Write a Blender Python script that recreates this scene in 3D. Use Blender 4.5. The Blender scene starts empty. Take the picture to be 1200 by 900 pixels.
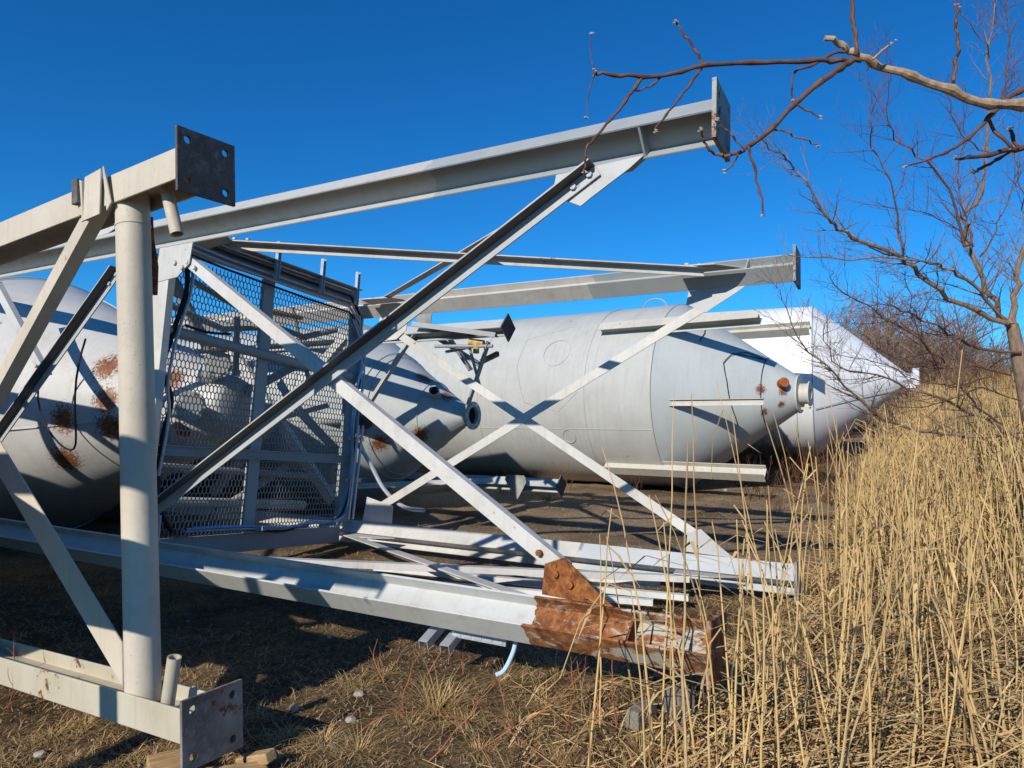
import bpy, math, random
from mathutils import Vector, Matrix, noise
random.seed(7)
S = bpy.context.scene
COL = S.collection
V = Vector
CAMZ = 1.6
F, PITCH = 820.0, 0.045
R2 = math.sqrt(0.5)

# ------------------------------------------------------------------ helpers
def pt(px, py, Y):
    """world point seen at photo pixel (px,py) at forward distance Y"""
    cx, cz = (px - 600) / F, -(py - 450) / F
    c, s = math.cos(PITCH), math.sin(PITCH)
    d = V((cx, c - cz * s, s + cz * c))
    d *= Y / d.y
    return V((d.x, d.y, d.z + CAMZ))

def smooth(a, b, x):
    t = max(0, min(1, (x - a) / (b - a)))
    return t * t * (3 - 2 * t)

def gz(x, y):
    h = -0.04 + 0.10 * smooth(3, 6.5, y) + 0.07 * smooth(7, 14, y)
    h += 0.42 * smooth(14.5, 19, y) * smooth(2, 6, x)
    h += 0.25 * smooth(2.2, 5, x - 0.3 * y) * smooth(5, 12, y)
    h += 0.13 * math.exp(-((x - 1.1) ** 2 + (y - 3.7) ** 2) / 0.9)
    if y < 60 and abs(x) < 40:
        h += 0.035 * noise.noise(V((x * 0.9, y * 0.9, 3.1))) + 0.018 * noise.noise(V((x * 3.1, y * 3.1, 1.7)))
        h += 0.008 * noise.noise(V((x * 9, y * 9, 5.7)))
    return h

def tag(o, label=None, cat=None, group=None, kind=None):
    if label: o['label'] = label
    if cat: o['category'] = cat
    if group: o['group'] = group
    if kind: o['kind'] = kind
    return o

def thing(name, label, cat, M=None, loc=None, group=None):
    o = bpy.data.objects.new(name, None)
    COL.objects.link(o)
    if M is not None: o.matrix_world = M
    if loc is not None: o.location = loc
    o.empty_display_size = 0.2
    return tag(o, label, cat, group)

class MB:
    def __init__(self):
        self.v, self.f, self.sm = [], [], []
    def add(self, vs, fs, smooth=False):
        b = len(self.v)
        self.v += [tuple(v) for v in vs]
        for f in fs:
            self.f.append(tuple(i + b for i in f)); self.sm.append(smooth)
        return self
    def box(self, c, size, M=None):
        x, y, z = [k / 2 for k in size]
        vs = [V((i * x, j * y, k * z)) for i in (-1, 1) for j in (-1, 1) for k in (-1, 1)]
        if M is not None: vs = [M @ v for v in vs]
        vs = [v + V(c) for v in vs]
        return self.add(vs, [(0, 1, 3, 2), (4, 6, 7, 5), (0, 4, 5, 1), (2, 3, 7, 6), (0, 2, 6, 4), (1, 5, 7, 3)])
    def prism(self, poly, P, Q, e1, e2):
        """polygon (list of 2-D points in e1,e2) swept from P to Q"""
        P, Q, e1, e2 = V(P), V(Q), V(e1), V(e2)
        n = len(poly)
        vs = [P + e1 * a + e2 * b for a, b in poly] + [Q + e1 * a + e2 * b for a, b in poly]
        fs = [(i, (i + 1) % n, n + (i + 1) % n, n + i) for i in range(n)]
        fs += [tuple(range(n))[::-1], tuple(range(n, 2 * n))]
        return self.add(vs, fs)
    def plate(self, pts, nrm, th):
        """flat polygon given by 3-D points, thickened along nrm"""
        nrm = V(nrm).normalized() * th / 2
        n = len(pts)
        vs = [V(p) - nrm for p in pts] + [V(p) + nrm for p in pts]
        fs = [(i, (i + 1) % n, n + (i + 1) % n, n + i) for i in range(n)]
        fs += [tuple(range(n))[::-1], tuple(range(n, 2 * n))]
        return self.add(vs, fs)
    def tube(self, path, rad, seg=8, cap=True, sm=True):
        path = [V(p) for p in path]
        if not isinstance(rad, (list, tuple)): rad = [rad] * len(path)
        ring, fs, vs = [], [], []
        up = V((0, 0, 1))
        prev = None
        for i, p in enumerate(path):
            d = (path[min(i + 1, len(path) - 1)] - path[max(i - 1, 0)]).normalized()
            if prev is None:
                a = up if abs(d.z) < 0.9 else V((1, 0, 0))
                e1 = d.cross(a).normalized()
            else:
                e1 = prev - d * prev.dot(d)
                e1 = e1.normalized() if e1.length > 1e-6 else d.orthogonal().normalized()
            prev = e1
            e2 = d.cross(e1)
            for k in range(seg):
                t = 2 * math.pi * k / seg
                vs.append(p + (e1 * math.cos(t) + e2 * math.sin(t)) * rad[i])
        n = len(path)
        for i in range(n - 1):
            for k in range(seg):
                a, b = i * seg + k, i * seg + (k + 1) % seg
                fs.append((a, b, b + seg, a + seg))
        if cap:
            fs.append(tuple(range(seg))[::-1]); fs.append(tuple(range((n - 1) * seg, n * seg)))
        return self.add(vs, fs, sm)
    def pipe(self, P, Q, r, th=0.008, seg=20):
        """open-ended hollow pipe"""
        P, Q = V(P), V(Q)
        d = (Q - P).normalized(); e1 = d.orthogonal().normalized(); e2 = d.cross(e1)
        vs = []
        for c, rr in ((P, r), (Q, r), (Q, r - th), (P, r - th)):
            for k in range(seg):
                t = 2 * math.pi * k / seg
                vs.append(c + (e1 * math.cos(t) + e2 * math.sin(t)) * rr)
        fs = []
        for j in range(4):
            for k in range(seg):
                a, b = j * seg + k, j * seg + (k + 1) % seg
                c, dd = ((j + 1) % 4) * seg + (k + 1) % seg, ((j + 1) % 4) * seg + k
                fs.append((a, b, c, dd))
        return self.add(vs, fs, True)
    def lathe(self, prof, seg=96, wob=0.0, sd=0.0):
        """profile of (a, r) turned around the local X axis"""
        vs, fs = [], []
        for a, r in prof:
            for k in range(seg):
                t = 2 * math.pi * k / seg
                rr = r + (wob * noise.noise(V((a * 0.9 + sd, math.cos(t) * 2.2, math.sin(t) * 2.2))) if wob else 0)
                vs.append((a, rr * math.cos(t), rr * math.sin(t)))
        for i in range(len(prof) - 1):
            for k in range(seg):
                a, b = i * seg + k, i * seg + (k + 1) % seg
                fs.append((a, b, b + seg, a + seg))
        return self.add(vs, fs, True)
    def build(self, name, mat, parent=None, bevel=0.0, sharp=35):
        me = bpy.data.meshes.new(name)
        me.from_pydata(self.v, [], self.f)
        me.polygons.foreach_set('use_smooth', self.sm)
        import bmesh
        bm = bmesh.new(); bm.from_mesh(me)
        bmesh.ops.recalc_face_normals(bm, faces=bm.faces)
        bm.to_mesh(me); bm.free()
        if any(self.sm): me.set_sharp_from_angle(angle=math.radians(sharp))
        me.materials.append(mat)
        o = bpy.data.objects.new(name, me)
        COL.objects.link(o)
        if parent is not None: o.parent = parent
        if bevel:
            b = o.modifiers.new('bevel', 'BEVEL'); b.width = bevel; b.segments = 2; b.limit_method = 'ANGLE'
        return o

def raw(name, vs, fs, mat, parent=None, smooth=False):
    me = bpy.data.meshes.new(name)
    me.from_pydata(vs, [], fs)
    if smooth: me.polygons.foreach_set('use_smooth', [True] * len(fs))
    me.materials.append(mat)
    o = bpy.data.objects.new(name, me); COL.objects.link(o)
    if parent is not None: o.parent = parent
    return o

def frame(origin, u, n):
    u = V(u).normalized(); n = V(n); n = (n - u * n.dot(u)).normalized()
    w = n.cross(u)
    if w.z < 0: w = -w
    M = Matrix((u, n, w)).transposed().to_4x4()
    M.translation = V(origin)
    return M

# ------------------------------------------------------------------ materials
def new_mat(name):
    m = bpy.data.materials.new(name); m.use_nodes = True
    nt = m.node_tree
    for x in list(nt.nodes): nt.nodes.remove(x)
    out = nt.nodes.new('ShaderNodeOutputMaterial')
    b = nt.nodes.new('ShaderNodeBsdfPrincipled')
    nt.links.new(b.outputs[0], out.inputs[0])
    return m, nt, b

class NT:
    def __init__(self, nt): self.nt = nt
    def n(self, t, **kw):
        x = self.nt.nodes.new(t)
        for k, v in kw.items():
            if k.startswith('i_'):
                x.inputs[k[2:].replace('_', ' ')].default_value = v
            else: setattr(x, k, v)
        return x
    def l(self, a, b): self.nt.links.new(a, b)
    def noise(self, vec, scale, detail=4, rough=0.55, dist=0):
        x = self.n('ShaderNodeTexNoise'); x.inputs['Scale'].default_value = scale
        x.inputs['Detail'].default_value = detail; x.inputs['Roughness'].default_value = rough
        x.inputs['Distortion'].default_value = dist
        if vec is not None: self.l(vec, x.inputs['Vector'])
        return x.outputs[0]
    def map(self, vec, scale=(1, 1, 1), loc=(0, 0, 0)):
        x = self.n('ShaderNodeMapping'); x.inputs['Scale'].default_value = scale; x.inputs['Location'].default_value = loc
        self.l(vec, x.inputs['Vector']); return x.outputs[0]
    def ramp(self, fac, stops):
        x = self.n('ShaderNodeValToRGB'); e = x.color_ramp.elements
        while len(e) < len(stops): e.new(0.5)
        for i, (p, c) in enumerate(stops):
            e[i].position = p
            e[i].color = (c, c, c, 1) if not hasattr(c, '__len__') else (*c[:3], 1)
        self.l(fac, x.inputs[0]); return x.outputs[0]
    def mix(self, fac, a, b, mode='MIX'):
        x = self.n('ShaderNodeMix'); x.data_type = 'RGBA'; x.blend_type = mode
        for s, v in ((x.inputs[0], fac), (x.inputs[6], a), (x.inputs[7], b)):
            if hasattr(v, 'is_linked'): self.l(v, s)
            elif isinstance(v, (int, float)): s.default_value = v
            else: s.default_value = (*v[:3], 1)
        return x.outputs[2]
    def math(self, op, a, b=None, clamp=False):
        x = self.n('ShaderNodeMath'); x.operation = op; x.use_clamp = clamp
        for s, v in ((x.inputs[0], a), (x.inputs[1], b)):
            if v is None: continue
            if hasattr(v, 'is_linked'): self.l(v, s)
            else: s.default_value = v
        return x.outputs[0]
    def bump(self, h, strength, dist, bsdf):
        x = self.n('ShaderNodeBump'); x.inputs['Strength'].default_value = strength; x.inputs['Distance'].default_value = dist
        self.l(h, x.inputs['Height']); self.l(x.outputs[0], bsdf.inputs['Normal'])

def paint(name, col, col2=None, rust=0.0, rough=0.5, streak=0.5, cut=None, cutcol=None, cutrust=False, lump=0.0, rscale=9.0, seed=0.0, metal=0.0, dirt=(0.27, 0.23, 0.175), dirtamt=0.3, rustzone=None):
    m, nt, b = new_mat(name); N = NT(nt)
    tc = N.n('ShaderNodeTexCoord').outputs['Object']
    tc = N.map(tc, loc=(seed, seed * 1.7, seed * 0.6))
    obj = N.n('ShaderNodeTexCoord').outputs['Object']
    col2 = col2 or tuple(c * 0.86 for c in col)
    c = N.mix(N.ramp(N.noise(tc, 1.6, 5, 0.6), [(0.35, 0), (0.68, 1)]), col, col2)
    # long weather streaks that run round the shell / along the steel
    st = N.noise(N.map(tc, (22, 1.2, 1.2)), 1.0, 4, 0.7)
    c = N.mix(N.math('MULTIPLY', N.ramp(st, [(0.52, 0), (0.75, 1)]), streak * 0.5), c, dirt)
    d = N.ramp(N.noise(tc, 7.0, 6, 0.7), [(0.52, 0), (0.72, 1)])
    c = N.mix(N.math('MULTIPLY', d, dirtamt), c, dirt)
    rough_v = N.math('ADD', N.math('MULTIPLY', d, 0.2), rough)
    RUST = N.ramp(N.noise(tc, 26, 6, 0.7), [(0.30, (0.055, 0.022, 0.010)), (0.5, (0.20, 0.068, 0.022)), (0.72, (0.36, 0.15, 0.05))])
    if cut is not None:
        sx = N.n('ShaderNodeSeparateXYZ'); N.l(obj, sx.inputs[0])
        jag = N.math('MULTIPLY', N.math('SUBTRACT', N.noise(tc, 14, 3, 0.6), 0.5), 0.09)
        f = N.math('GREATER_THAN', N.math('ADD', sx.outputs[0], jag), cut)
        if cutrust:
            RUSTO = N.ramp(N.noise(N.map(tc, (19, 13, 13)), 1.0, 9, 0.82), [(0.32, (0.045, 0.018, 0.010)), (0.45, (0.16, 0.055, 0.020)), (0.57, (0.33, 0.125, 0.038)), (0.72, (0.45, 0.24, 0.10))])
            endw = N.math('MULTIPLY', N.ramp(N.math('ADD', sx.outputs[0], 2.2), [(0.9, 0), (1.0, 1)]), 0.07)
            patch = N.ramp(N.math('SUBTRACT', N.noise(N.map(tc, (6, 12, 12)), 1.0, 9, 0.74, 0.5), endw), [(0.37, 0), (0.44, 1)])
            worn = N.mix(patch, (0.44, 0.41, 0.33), RUSTO)
            fleck = N.ramp(N.noise(tc, 38, 5, 0.75), [(0.58, 0), (0.68, 1)])
            worn = N.mix(N.math('MULTIPLY', fleck, 0.45), worn, (0.42, 0.33, 0.22))
            c = N.mix(f, c, worn)
            rough_v = N.math('ADD', rough_v, N.math('MULTIPLY', f, 0.3))
        else:
            c2 = N.mix(N.ramp(N.noise(tc, 5, 5, 0.6), [(0.4, 0), (0.7, 1)]), cutcol, tuple(k * 0.9 for k in cutcol))
            c = N.mix(f, c, c2)
    if rust > 0:
        big = N.noise(N.map(tc, loc=(4.1, 2.2, 7.7)), 1.1, 2, 0.5)
        sp = N.noise(tc, rscale, 8, 0.78)
        v = N.math('ADD', N.math('MULTIPLY', big, 0.55), N.math('MULTIPLY', sp, 0.6))
        t = 0.78 - 0.13 * rust
        mask = N.ramp(v, [(t, 0), (t + 0.025, 1)])
        c = N.mix(mask, c, RUST)
        rough_v = N.math('ADD', rough_v, N.math('MULTIPLY', mask, 0.3))
    if rustzone:
        for (zc, zr) in rustzone:
            ds = N.n('ShaderNodeVectorMath'); ds.operation = 'DISTANCE'
            N.l(obj, ds.inputs[0]); ds.inputs[1].default_value = zc
            near = N.math('SUBTRACT', 1.0, N.math('DIVIDE', ds.outputs['Value'], zr), True)
            v = N.math('ADD', N.math('MULTIPLY', near, 0.26), N.math('MULTIPLY', N.noise(tc, 34, 8, 0.88), 0.74))
            mask = N.math('MULTIPLY', N.ramp(v, [(0.485, 0), (0.53, 1)]), N.ramp(near, [(0.02, 0), (0.2, 1)]))
            c = N.mix(mask, c, RUST)
    N.l(c, b.inputs['Base Color']); N.l(rough_v, b.inputs['Roughness'])
    b.inputs['Metallic'].default_value = metal
    b.inputs['Specular IOR Level'].default_value = 0.35
    h = N.noise(tc, 45, 4, 0.6)
    if lump:
        h = N.math('ADD', N.math('MULTIPLY', N.ramp(N.noise(tc, 70, 4, 0.65, 0.6), [(0.60, 0), (0.72, 1)]), 1.0), N.math('MULTIPLY', h, 0.4))
        N.bump(h, 0.6, 0.0024 * lump, b)
    else:
        N.bump(h, 0.25, 0.002, b)
    return m

def flat(name, col, rough=0.6, var=0.3, scale=20, metal=0.0, bump=0.0, stretch=(1, 1, 1)):
    m, nt, b = new_mat(name); N = NT(nt)
    tc = N.map(N.n('ShaderNodeTexCoord').outputs['Object'], stretch)
    f = N.noise(tc, scale, 5, 0.65)
    c = N.mix(N.ramp(f, [(0.3, 0), (0.7, 1)]), tuple(k * (1 - var) for k in col), tuple(min(1, k * (1 + var)) for k in col))
    N.l(c, b.inputs['Base Color']); b.inputs['Roughness'].default_value = rough; b.inputs['Metallic'].default_value = metal
    b.inputs['Specular IOR Level'].default_value = 0.3
    if bump: N.bump(f, 0.8, bump, b)
    return m

WHITE = (0.585, 0.565, 0.52); WHITE2 = (0.47, 0.45, 0.405)
GREY = (0.45, 0.47, 0.47)
M_legFT = paint('leg_paint_front', (0.47, 0.465, 0.44), WHITE2, cut=-2.59, cutcol=(0.34, 0.36, 0.36), rust=0.35, dirtamt=0.4)
M_legRT = paint('leg_paint_rear', WHITE, WHITE2, cut=-2.67, cutcol=(0.36, 0.38, 0.375), rust=0.45, seed=3, dirtamt=0.4)
M_legRB = paint('leg_paint_low', (0.62, 0.60, 0.56), WHITE2, cut=-2.67, cutcol=(0.48, 0.505, 0.51), rust=0.35, seed=5, dirtamt=0.3)
M_legFB = paint('leg_paint_rusted', (0.53, 0.535, 0.515), (0.47, 0.46, 0.42), cut=-1.76, cutrust=True, rust=0.3, seed=7, dirtamt=0.35)
M_rustleg, _nt, _b = new_mat('rusty_steel'); _N = NT(_nt)
_tc = _N.n('ShaderNodeTexCoord').outputs['Object']
_c = _N.ramp(_N.noise(_tc, 17, 9, 0.82), [(0.32, (0.05, 0.020, 0.011)), (0.46, (0.17, 0.058, 0.020)), (0.58, (0.33, 0.125, 0.036)), (0.74, (0.44, 0.23, 0.09))])
_c = _N.mix(_N.ramp(_N.noise(_tc, 4.0, 6, 0.7), [(0.50, 0), (0.66, 0.55)]), _c, (0.10, 0.040, 0.020))
_c = _N.mix(_N.ramp(_N.noise(_N.map(_tc, (30, 4, 4)), 1.0, 6, 0.8), [(0.60, 0), (0.72, 0.5)]), _c, (0.40, 0.30, 0.20))
_N.l(_c, _b.inputs['Base Color']); _b.inputs['Roughness'].default_value = 0.9; _b.inputs['Specular IOR Level'].default_value = 0.15
_N.bump(_N.noise(_tc, 60, 6, 0.7), 0.6, 0.004, _b)
M_brace = paint('brace_paint', (0.60, 0.58, 0.535), WHITE2, rust=0.4, seed=1.5, dirtamt=0.35)
M_braceg = paint('brace_paint_grey', (0.45, 0.455, 0.44), (0.38, 0.385, 0.37), rust=0.15, seed=2.5)
M_darkleg = paint('dark_angle_leg', (0.12, 0.108, 0.098), (0.075, 0.064, 0.056), rust=0.5, seed=44, dirt=(0.12, 0.09, 0.07))
M_frame = paint('frame_paint', (0.34, 0.35, 0.35), (0.28, 0.29, 0.29), rust=0.2, seed=4)
M_meshm = paint('mesh_paint', (0.24, 0.235, 0.22), (0.15, 0.14, 0.13), rust=0.3, seed=6)
M_shellB = paint('shell_paint_b', (0.54, 0.53, 0.50), (0.47, 0.455, 0.42), rust=0.38, rough=0.42, seed=9, streak=0.3,
                 rustzone=[((-7.21, -0.65, 0.35), 0.30), ((-7.08, -0.7, 0.0), 0.27), ((-7.55, -0.82, -0.2), 0.28), ((-7.7, -0.68, -0.62), 0.30), ((-6.5, -0.41, 0.22), 0.30), ((-7.05, -0.63, -0.27), 0.3)])
M_shellE = paint('shell_paint_e', (0.46, 0.48, 0.465), (0.39, 0.405, 0.39), rust=0.35, rough=0.42, seed=12, streak=0.3,
                 rustzone=[((-0.68, -0.14, 0.55), 0.26), ((-0.28, -0.12, 0.27), 0.20), ((-0.55, -0.40, -0.28), 0.26), ((-1.04, -0.71, -0.4), 0.25)])
M_shellC = paint('shell_paint_c', (0.46, 0.485, 0.475), (0.415, 0.435, 0.42), rust=0.0, rough=0.4, seed=15, streak=0.35, dirtamt=0.12,
                 rustzone=[((-0.62, -0.68, 0.07), 0.17), ((-0.33, -0.42, -0.20), 0.13), ((-0.59, -0.57, -0.34), 0.14), ((-0.29, -0.44, 0.03), 0.15)])
M_shellC2 = paint('shell_paint_c_drum', (0.475, 0.475, 0.445), (0.42, 0.415, 0.38), rust=0.03, rough=0.45, seed=17, streak=0.7, dirtamt=0.18)
M_shellD = paint('shell_paint_d', (0.78, 0.785, 0.79), (0.73, 0.735, 0.73), rust=0.02, rough=0.4, seed=19, streak=0.2, dirtamt=0.1)
M_stubC = paint('stub_paint', (0.55, 0.52, 0.45), (0.46, 0.43, 0.36), rust=0.55, seed=21, streak=0.6)
M_beige = paint('beige_paint', (0.60, 0.525, 0.415), (0.50, 0.43, 0.33), rust=0.3, rough=0.6, seed=24, lump=1.0, dirtamt=0.18)
M_beigelow = paint('beige_paint_low', (0.52, 0.475, 0.37), (0.42, 0.37, 0.27), rust=0.65, rough=0.6, seed=26, lump=0.5)
M_plateA = paint('scaled_plate_dark', (0.11, 0.095, 0.085), (0.055, 0.045, 0.04), rust=0.5, rough=0.75, seed=28, lump=2.0, dirt=(0.28, 0.27, 0.26), dirtamt=0.6)
M_plateA2 = paint('scaled_plate_pale', (0.36, 0.34, 0.31), (0.10, 0.08, 0.07), rust=1.0, rough=0.6, seed=31, lump=2.0, dirt=(0.42, 0.41, 0.38), dirtamt=0.6)
M_plateB = paint('plate_paint', (0.42, 0.42, 0.40), (0.12, 0.10, 0.085), rust=0.6, rough=0.7, seed=33)
M_plateFB = paint('worn_foot_plate', (0.36, 0.29, 0.21), (0.24, 0.16, 0.10), rust=1.6, rough=0.8, seed=51)
M_black = flat('black_rubber', (0.012, 0.012, 0.013), 0.5)
M_cond = flat('conduit_grey', (0.45, 0.46, 0.48), 0.35, 0.15, metal=0.4)
M_blue = flat('blue_cable', (0.16, 0.38, 0.62), 0.45, 0.2)
M_pale = flat('pale_cable', (0.42, 0.56, 0.66), 0.45, 0.2)
M_galv = flat('galvanised', (0.55, 0.56, 0.57), 0.4, 0.15, metal=0.5)
M_dark = flat('dark_bore', (0.01, 0.009, 0.008), 0.9)
M_yellow = flat('ochre_pipe', (0.50, 0.33, 0.12), 0.6, 0.4)
M_wood = flat('sawn_wood', (0.42, 0.27, 0.13), 0.8, 0.35, 9, bump=0.004, stretch=(1, 6, 6))
M_woodg = flat('grey_wood', (0.21, 0.18, 0.145), 0.85, 0.4, 9, bump=0.004, stretch=(1, 7, 7))
M_strip = paint('strip_paint', (0.66, 0.655, 0.63), (0.58, 0.57, 0.54), rust=0.2, seed=41)
M_rustcap = flat('rust_orange', (0.30, 0.085, 0.022), 0.85, 0.5, 30)
M_reed = flat('reed_straw', (0.60, 0.40, 0.165), 0.7, 0.3, 5, stretch=(1, 1, 0.3))
M_reed3 = flat('reed_straw_grey', (0.52, 0.36, 0.165), 0.8, 0.35, 5, stretch=(1, 1, 0.3))
M_reed2 = flat('reed_straw_dark', (0.40, 0.25, 0.10), 0.75, 0.35, 5, stretch=(1, 1, 0.3))
M_litter = flat('litter_straw', (0.32, 0.19, 0.075), 0.85, 0.75, 4)
M_plume = flat('reed_plume', (0.24, 0.125, 0.05), 0.9, 0.4, 8)
M_grass = flat('dry_grass', (0.40, 0.255, 0.118), 0.85, 0.6, 5)
M_tuft = flat('tuft_grass', (0.48, 0.32, 0.13), 0.8, 0.35, 6)
M_green = flat('low_moss', (0.16, 0.14, 0.045), 0.9, 0.4, 6)
M_weed = flat('brown_weed', (0.13, 0.06, 0.028), 0.9, 0.5, 6)
M_cane = flat('red_cane', (0.30, 0.095, 0.042), 0.6, 0.3, 8)
M_stone = flat('pale_stone', (0.34, 0.30, 0.25), 0.85, 0.35, 14, bump=0.004)
M_gravel = flat('gravel_stone', (0.26, 0.23, 0.195), 0.9, 0.5, 3)
M_bark = flat('grey_bark', (0.215, 0.145, 0.098), 0.85, 0.45, 30, bump=0.006, stretch=(1, 1, 0.3))
M_twig = flat('red_brown_twig', (0.125, 0.062, 0.042), 0.6, 0.4, 20)
M_limb = flat('tan_bark', (0.36, 0.25, 0.155), 0.7, 0.35, 40, bump=0.003)
M_bud = flat('pale_bud', (0.42, 0.34, 0.28), 0.8, 0.3, 40)
M_thick = flat('thicket_twig', (0.23, 0.155, 0.11), 0.9, 0.4, 2)
M_leaf = flat('dead_leaf', (0.22, 0.10, 0.04), 0.85, 0.4, 10)

def ground_mat():
    m, nt, b = new_mat('earth'); N = NT(nt)
    tc = N.n('ShaderNodeTexCoord').outputs['Object']
    big = N.noise(tc, 0.55, 4, 0.6)
    mid = N.noise(tc, 3.2, 6, 0.7)
    fine = N.noise(tc, 42, 6, 0.75)
    c = N.ramp(mid, [(0.30, (0.050, 0.032, 0.018)), (0.52, (0.125, 0.079, 0.044)), (0.74, (0.225, 0.150, 0.083))])
    straw = N.ramp(N.math('ADD', N.math('MULTIPLY', big, 0.6), N.math('MULTIPLY', N.noise(tc, 11, 5, 0.7), 0.5)), [(0.52, 0), (0.66, 1)])
    c = N.mix(N.math('MULTIPLY', straw, 0.65), c, (0.28, 0.185, 0.09))
    # stony yard between the silos
    sx = N.n('ShaderNodeSeparateXYZ'); N.l(tc, sx.inputs[0])
    yard = N.math('MULTIPLY', N.ramp(N.math('DIVIDE', sx.outputs[1], 20), [(0.28, 0), (0.42, 1)]), N.ramp(big, [(0.38, 0.2), (0.6, 1)]))
    c = N.mix(N.math('MULTIPLY', yard, 0.8), c, (0.40, 0.285, 0.175))
    c = N.mix(0.75, c, N.ramp(fine, [(0.30, 0.18), (0.5, 0.95), (0.70, 2.1)]), 'MULTIPLY')
    vo = N.n('ShaderNodeTexVoronoi'); vo.inputs['Scale'].default_value = 30; N.l(tc, vo.inputs['Vector'])
    peb = N.math('MULTIPLY', N.math('LESS_THAN', vo.outputs['Distance'], 0.17), N.ramp(N.noise(tc, 5, 2), [(0.48, 0), (0.55, 1)]))
    c = N.mix(N.math('MULTIPLY', peb, 0.6), c, (0.33, 0.29, 0.24))
    N.l(c, b.inputs['Base Color']); b.inputs['Roughness'].default_value = 0.95
    b.inputs['Specular IOR Level'].default_value = 0.1
    N.bump(N.math('ADD', fine, N.math('MULTIPLY', mid, 1.5)), 1.0, 0.03, b)
    return m

# ------------------------------------------------------------------ camera, sky, sun
cam = bpy.data.cameras.new('camera'); co = bpy.data.objects.new('camera', cam); COL.objects.link(co)
cam.sensor_width = 36; cam.lens = F / 1200 * 36; cam.clip_end = 3000; cam.clip_start = 0.05
co.location = (0, 0, CAMZ); co.rotation_euler = (math.pi / 2 + PITCH, 0, 0)
S.camera = co
AZ, EL = math.radians(31.5), math.radians(29)
L = V((math.sin(AZ) * math.cos(EL), math.cos(AZ) * math.cos(EL), -math.sin(EL)))
sun = bpy.data.lights.new('sun', 'SUN'); so = bpy.data.objects.new('sun', sun); COL.objects.link(so)
sun.energy = 4.9; sun.angle = math.radians(0.5); sun.color = (1, 0.945, 0.85)
so.rotation_euler = L.to_track_quat('-Z', 'Y').to_euler(); so.location = (-5, -8, 12)
w = bpy.data.worlds.new('World'); S.world = w; w.use_nodes = True
nt = w.node_tree; bg = nt.nodes['Background']
sky = nt.nodes.new('ShaderNodeTexSky'); sky.sky_type = 'NISHITA'; sky.sun_disc = False
sky.sun_elevation = EL; sky.sun_rotation = AZ + math.pi
sky.altitude = 200; sky.air_density = 0.8; sky.dust_density = 0.0; sky.ozone_density = 4.0
hs = nt.nodes.new('ShaderNodeHueSaturation'); hs.inputs['Saturation'].default_value = 1.22
nt.links.new(sky.outputs[0], hs.inputs['Color']); tint = nt.nodes.new('ShaderNodeMix'); tint.data_type = 'RGBA'; tint.blend_type = 'MULTIPLY'; tint.inputs[0].default_value = 1; tint.inputs[7].default_value = (0.36, 1.20, 1.50, 1)
nt.links.new(hs.outputs[0], tint.inputs[6]); nt.links.new(tint.outputs[2], bg.inputs[0])
bg.inputs[1].default_value = 0.096
S.cycles.diffuse_bounces = 2
S.view_settings.view_transform = 'Standard'; S.view_settings.look = 'None'
S.view_settings.exposure = 0; S.view_settings.gamma = 1; S.view_settings.use_curve_mapping = False

# ------------------------------------------------------------------ ground
def axis(lo, hi, step, far, g=1.35):
    a = []; x, s = lo, step
    while x > -far: s *= g; x -= s; a.insert(0, x)
    x = lo
    while x < hi: a.append(x); x += step
    a.append(hi); x, s = hi, step
    while x < far: s *= g; x += s; a.append(x)
    return a
gx, gy = axis(-7, 14, 0.11, 900), axis(1.6, 24, 0.11, 900)
vs = [(x, y, gz(x, y)) for y in gy for x in gx]
nx = len(gx)
fs = [(j * nx + i, j * nx + i + 1, (j + 1) * nx + i + 1, (j + 1) * nx + i) for j in range(len(gy) - 1) for i in range(nx - 1)]
tag(raw('ground', vs, fs, ground_mat(), smooth=True), 'bare brown earth yard with dry litter and stones', 'ground', kind='structure')

# ------------------------------------------------------------------ steel pieces
def hbeam(mb, a0, a1, s, t, phi, d=0.19, b=0.17, tf=0.014, tw=0.011):
    """H section along local X; phi is the direction of the web in (s,t)"""
    e1 = V((0, math.cos(phi), math.sin(phi))); e2 = V((0, -math.sin(phi), math.cos(phi)))
    d, b = d / 2, b / 2; w2 = tw / 2
    poly = [(-d, -b), (-d + tf, -b), (-d + tf, -w2), (d - tf, -w2), (d - tf, -b), (d, -b),
            (d, b), (d - tf, b), (d - tf, w2), (-d + tf, w2), (-d + tf, b), (-d, b)]
    mb.prism(poly, (a0, s, t), (a1, s, t), e1, e2)
    return e1, e2

def angle_bar(mb, P, Q, nrm, w1=0.11, w2=0.08, th=0.011, flip=1, out=1):
    """L bar from P to Q: one leg flat in the plane with normal nrm, one leg standing along out*nrm at its edge"""
    P, Q, nrm = V(P), V(Q), V(nrm).normalized()
    d = (Q - P).normalized(); e = nrm.cross(d).normalized() * flip
    nn = nrm * out
    h = w1 / 2
    poly = [(-h, 0), (h, 0), (h, w2), (h - th, w2), (h - th, th), (-h, th)]
    mb.prism(poly, P, Q, e, nn)

def channel(mb, P, Q, web, fl, ww=0.12, fw=0.05, th=0.009):
    """C section: web lies along vector web (width ww), flanges go along fl"""
    web, fl = V(web).normalized(), V(fl).normalized(); h = ww / 2
    poly = [(-h, 0), (h, 0), (h, fw), (h - th, fw), (h - th, th), (-h + th, th), (-h + th, fw), (-h, fw)]
    mb.prism(poly, P, Q, web, fl)

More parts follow.
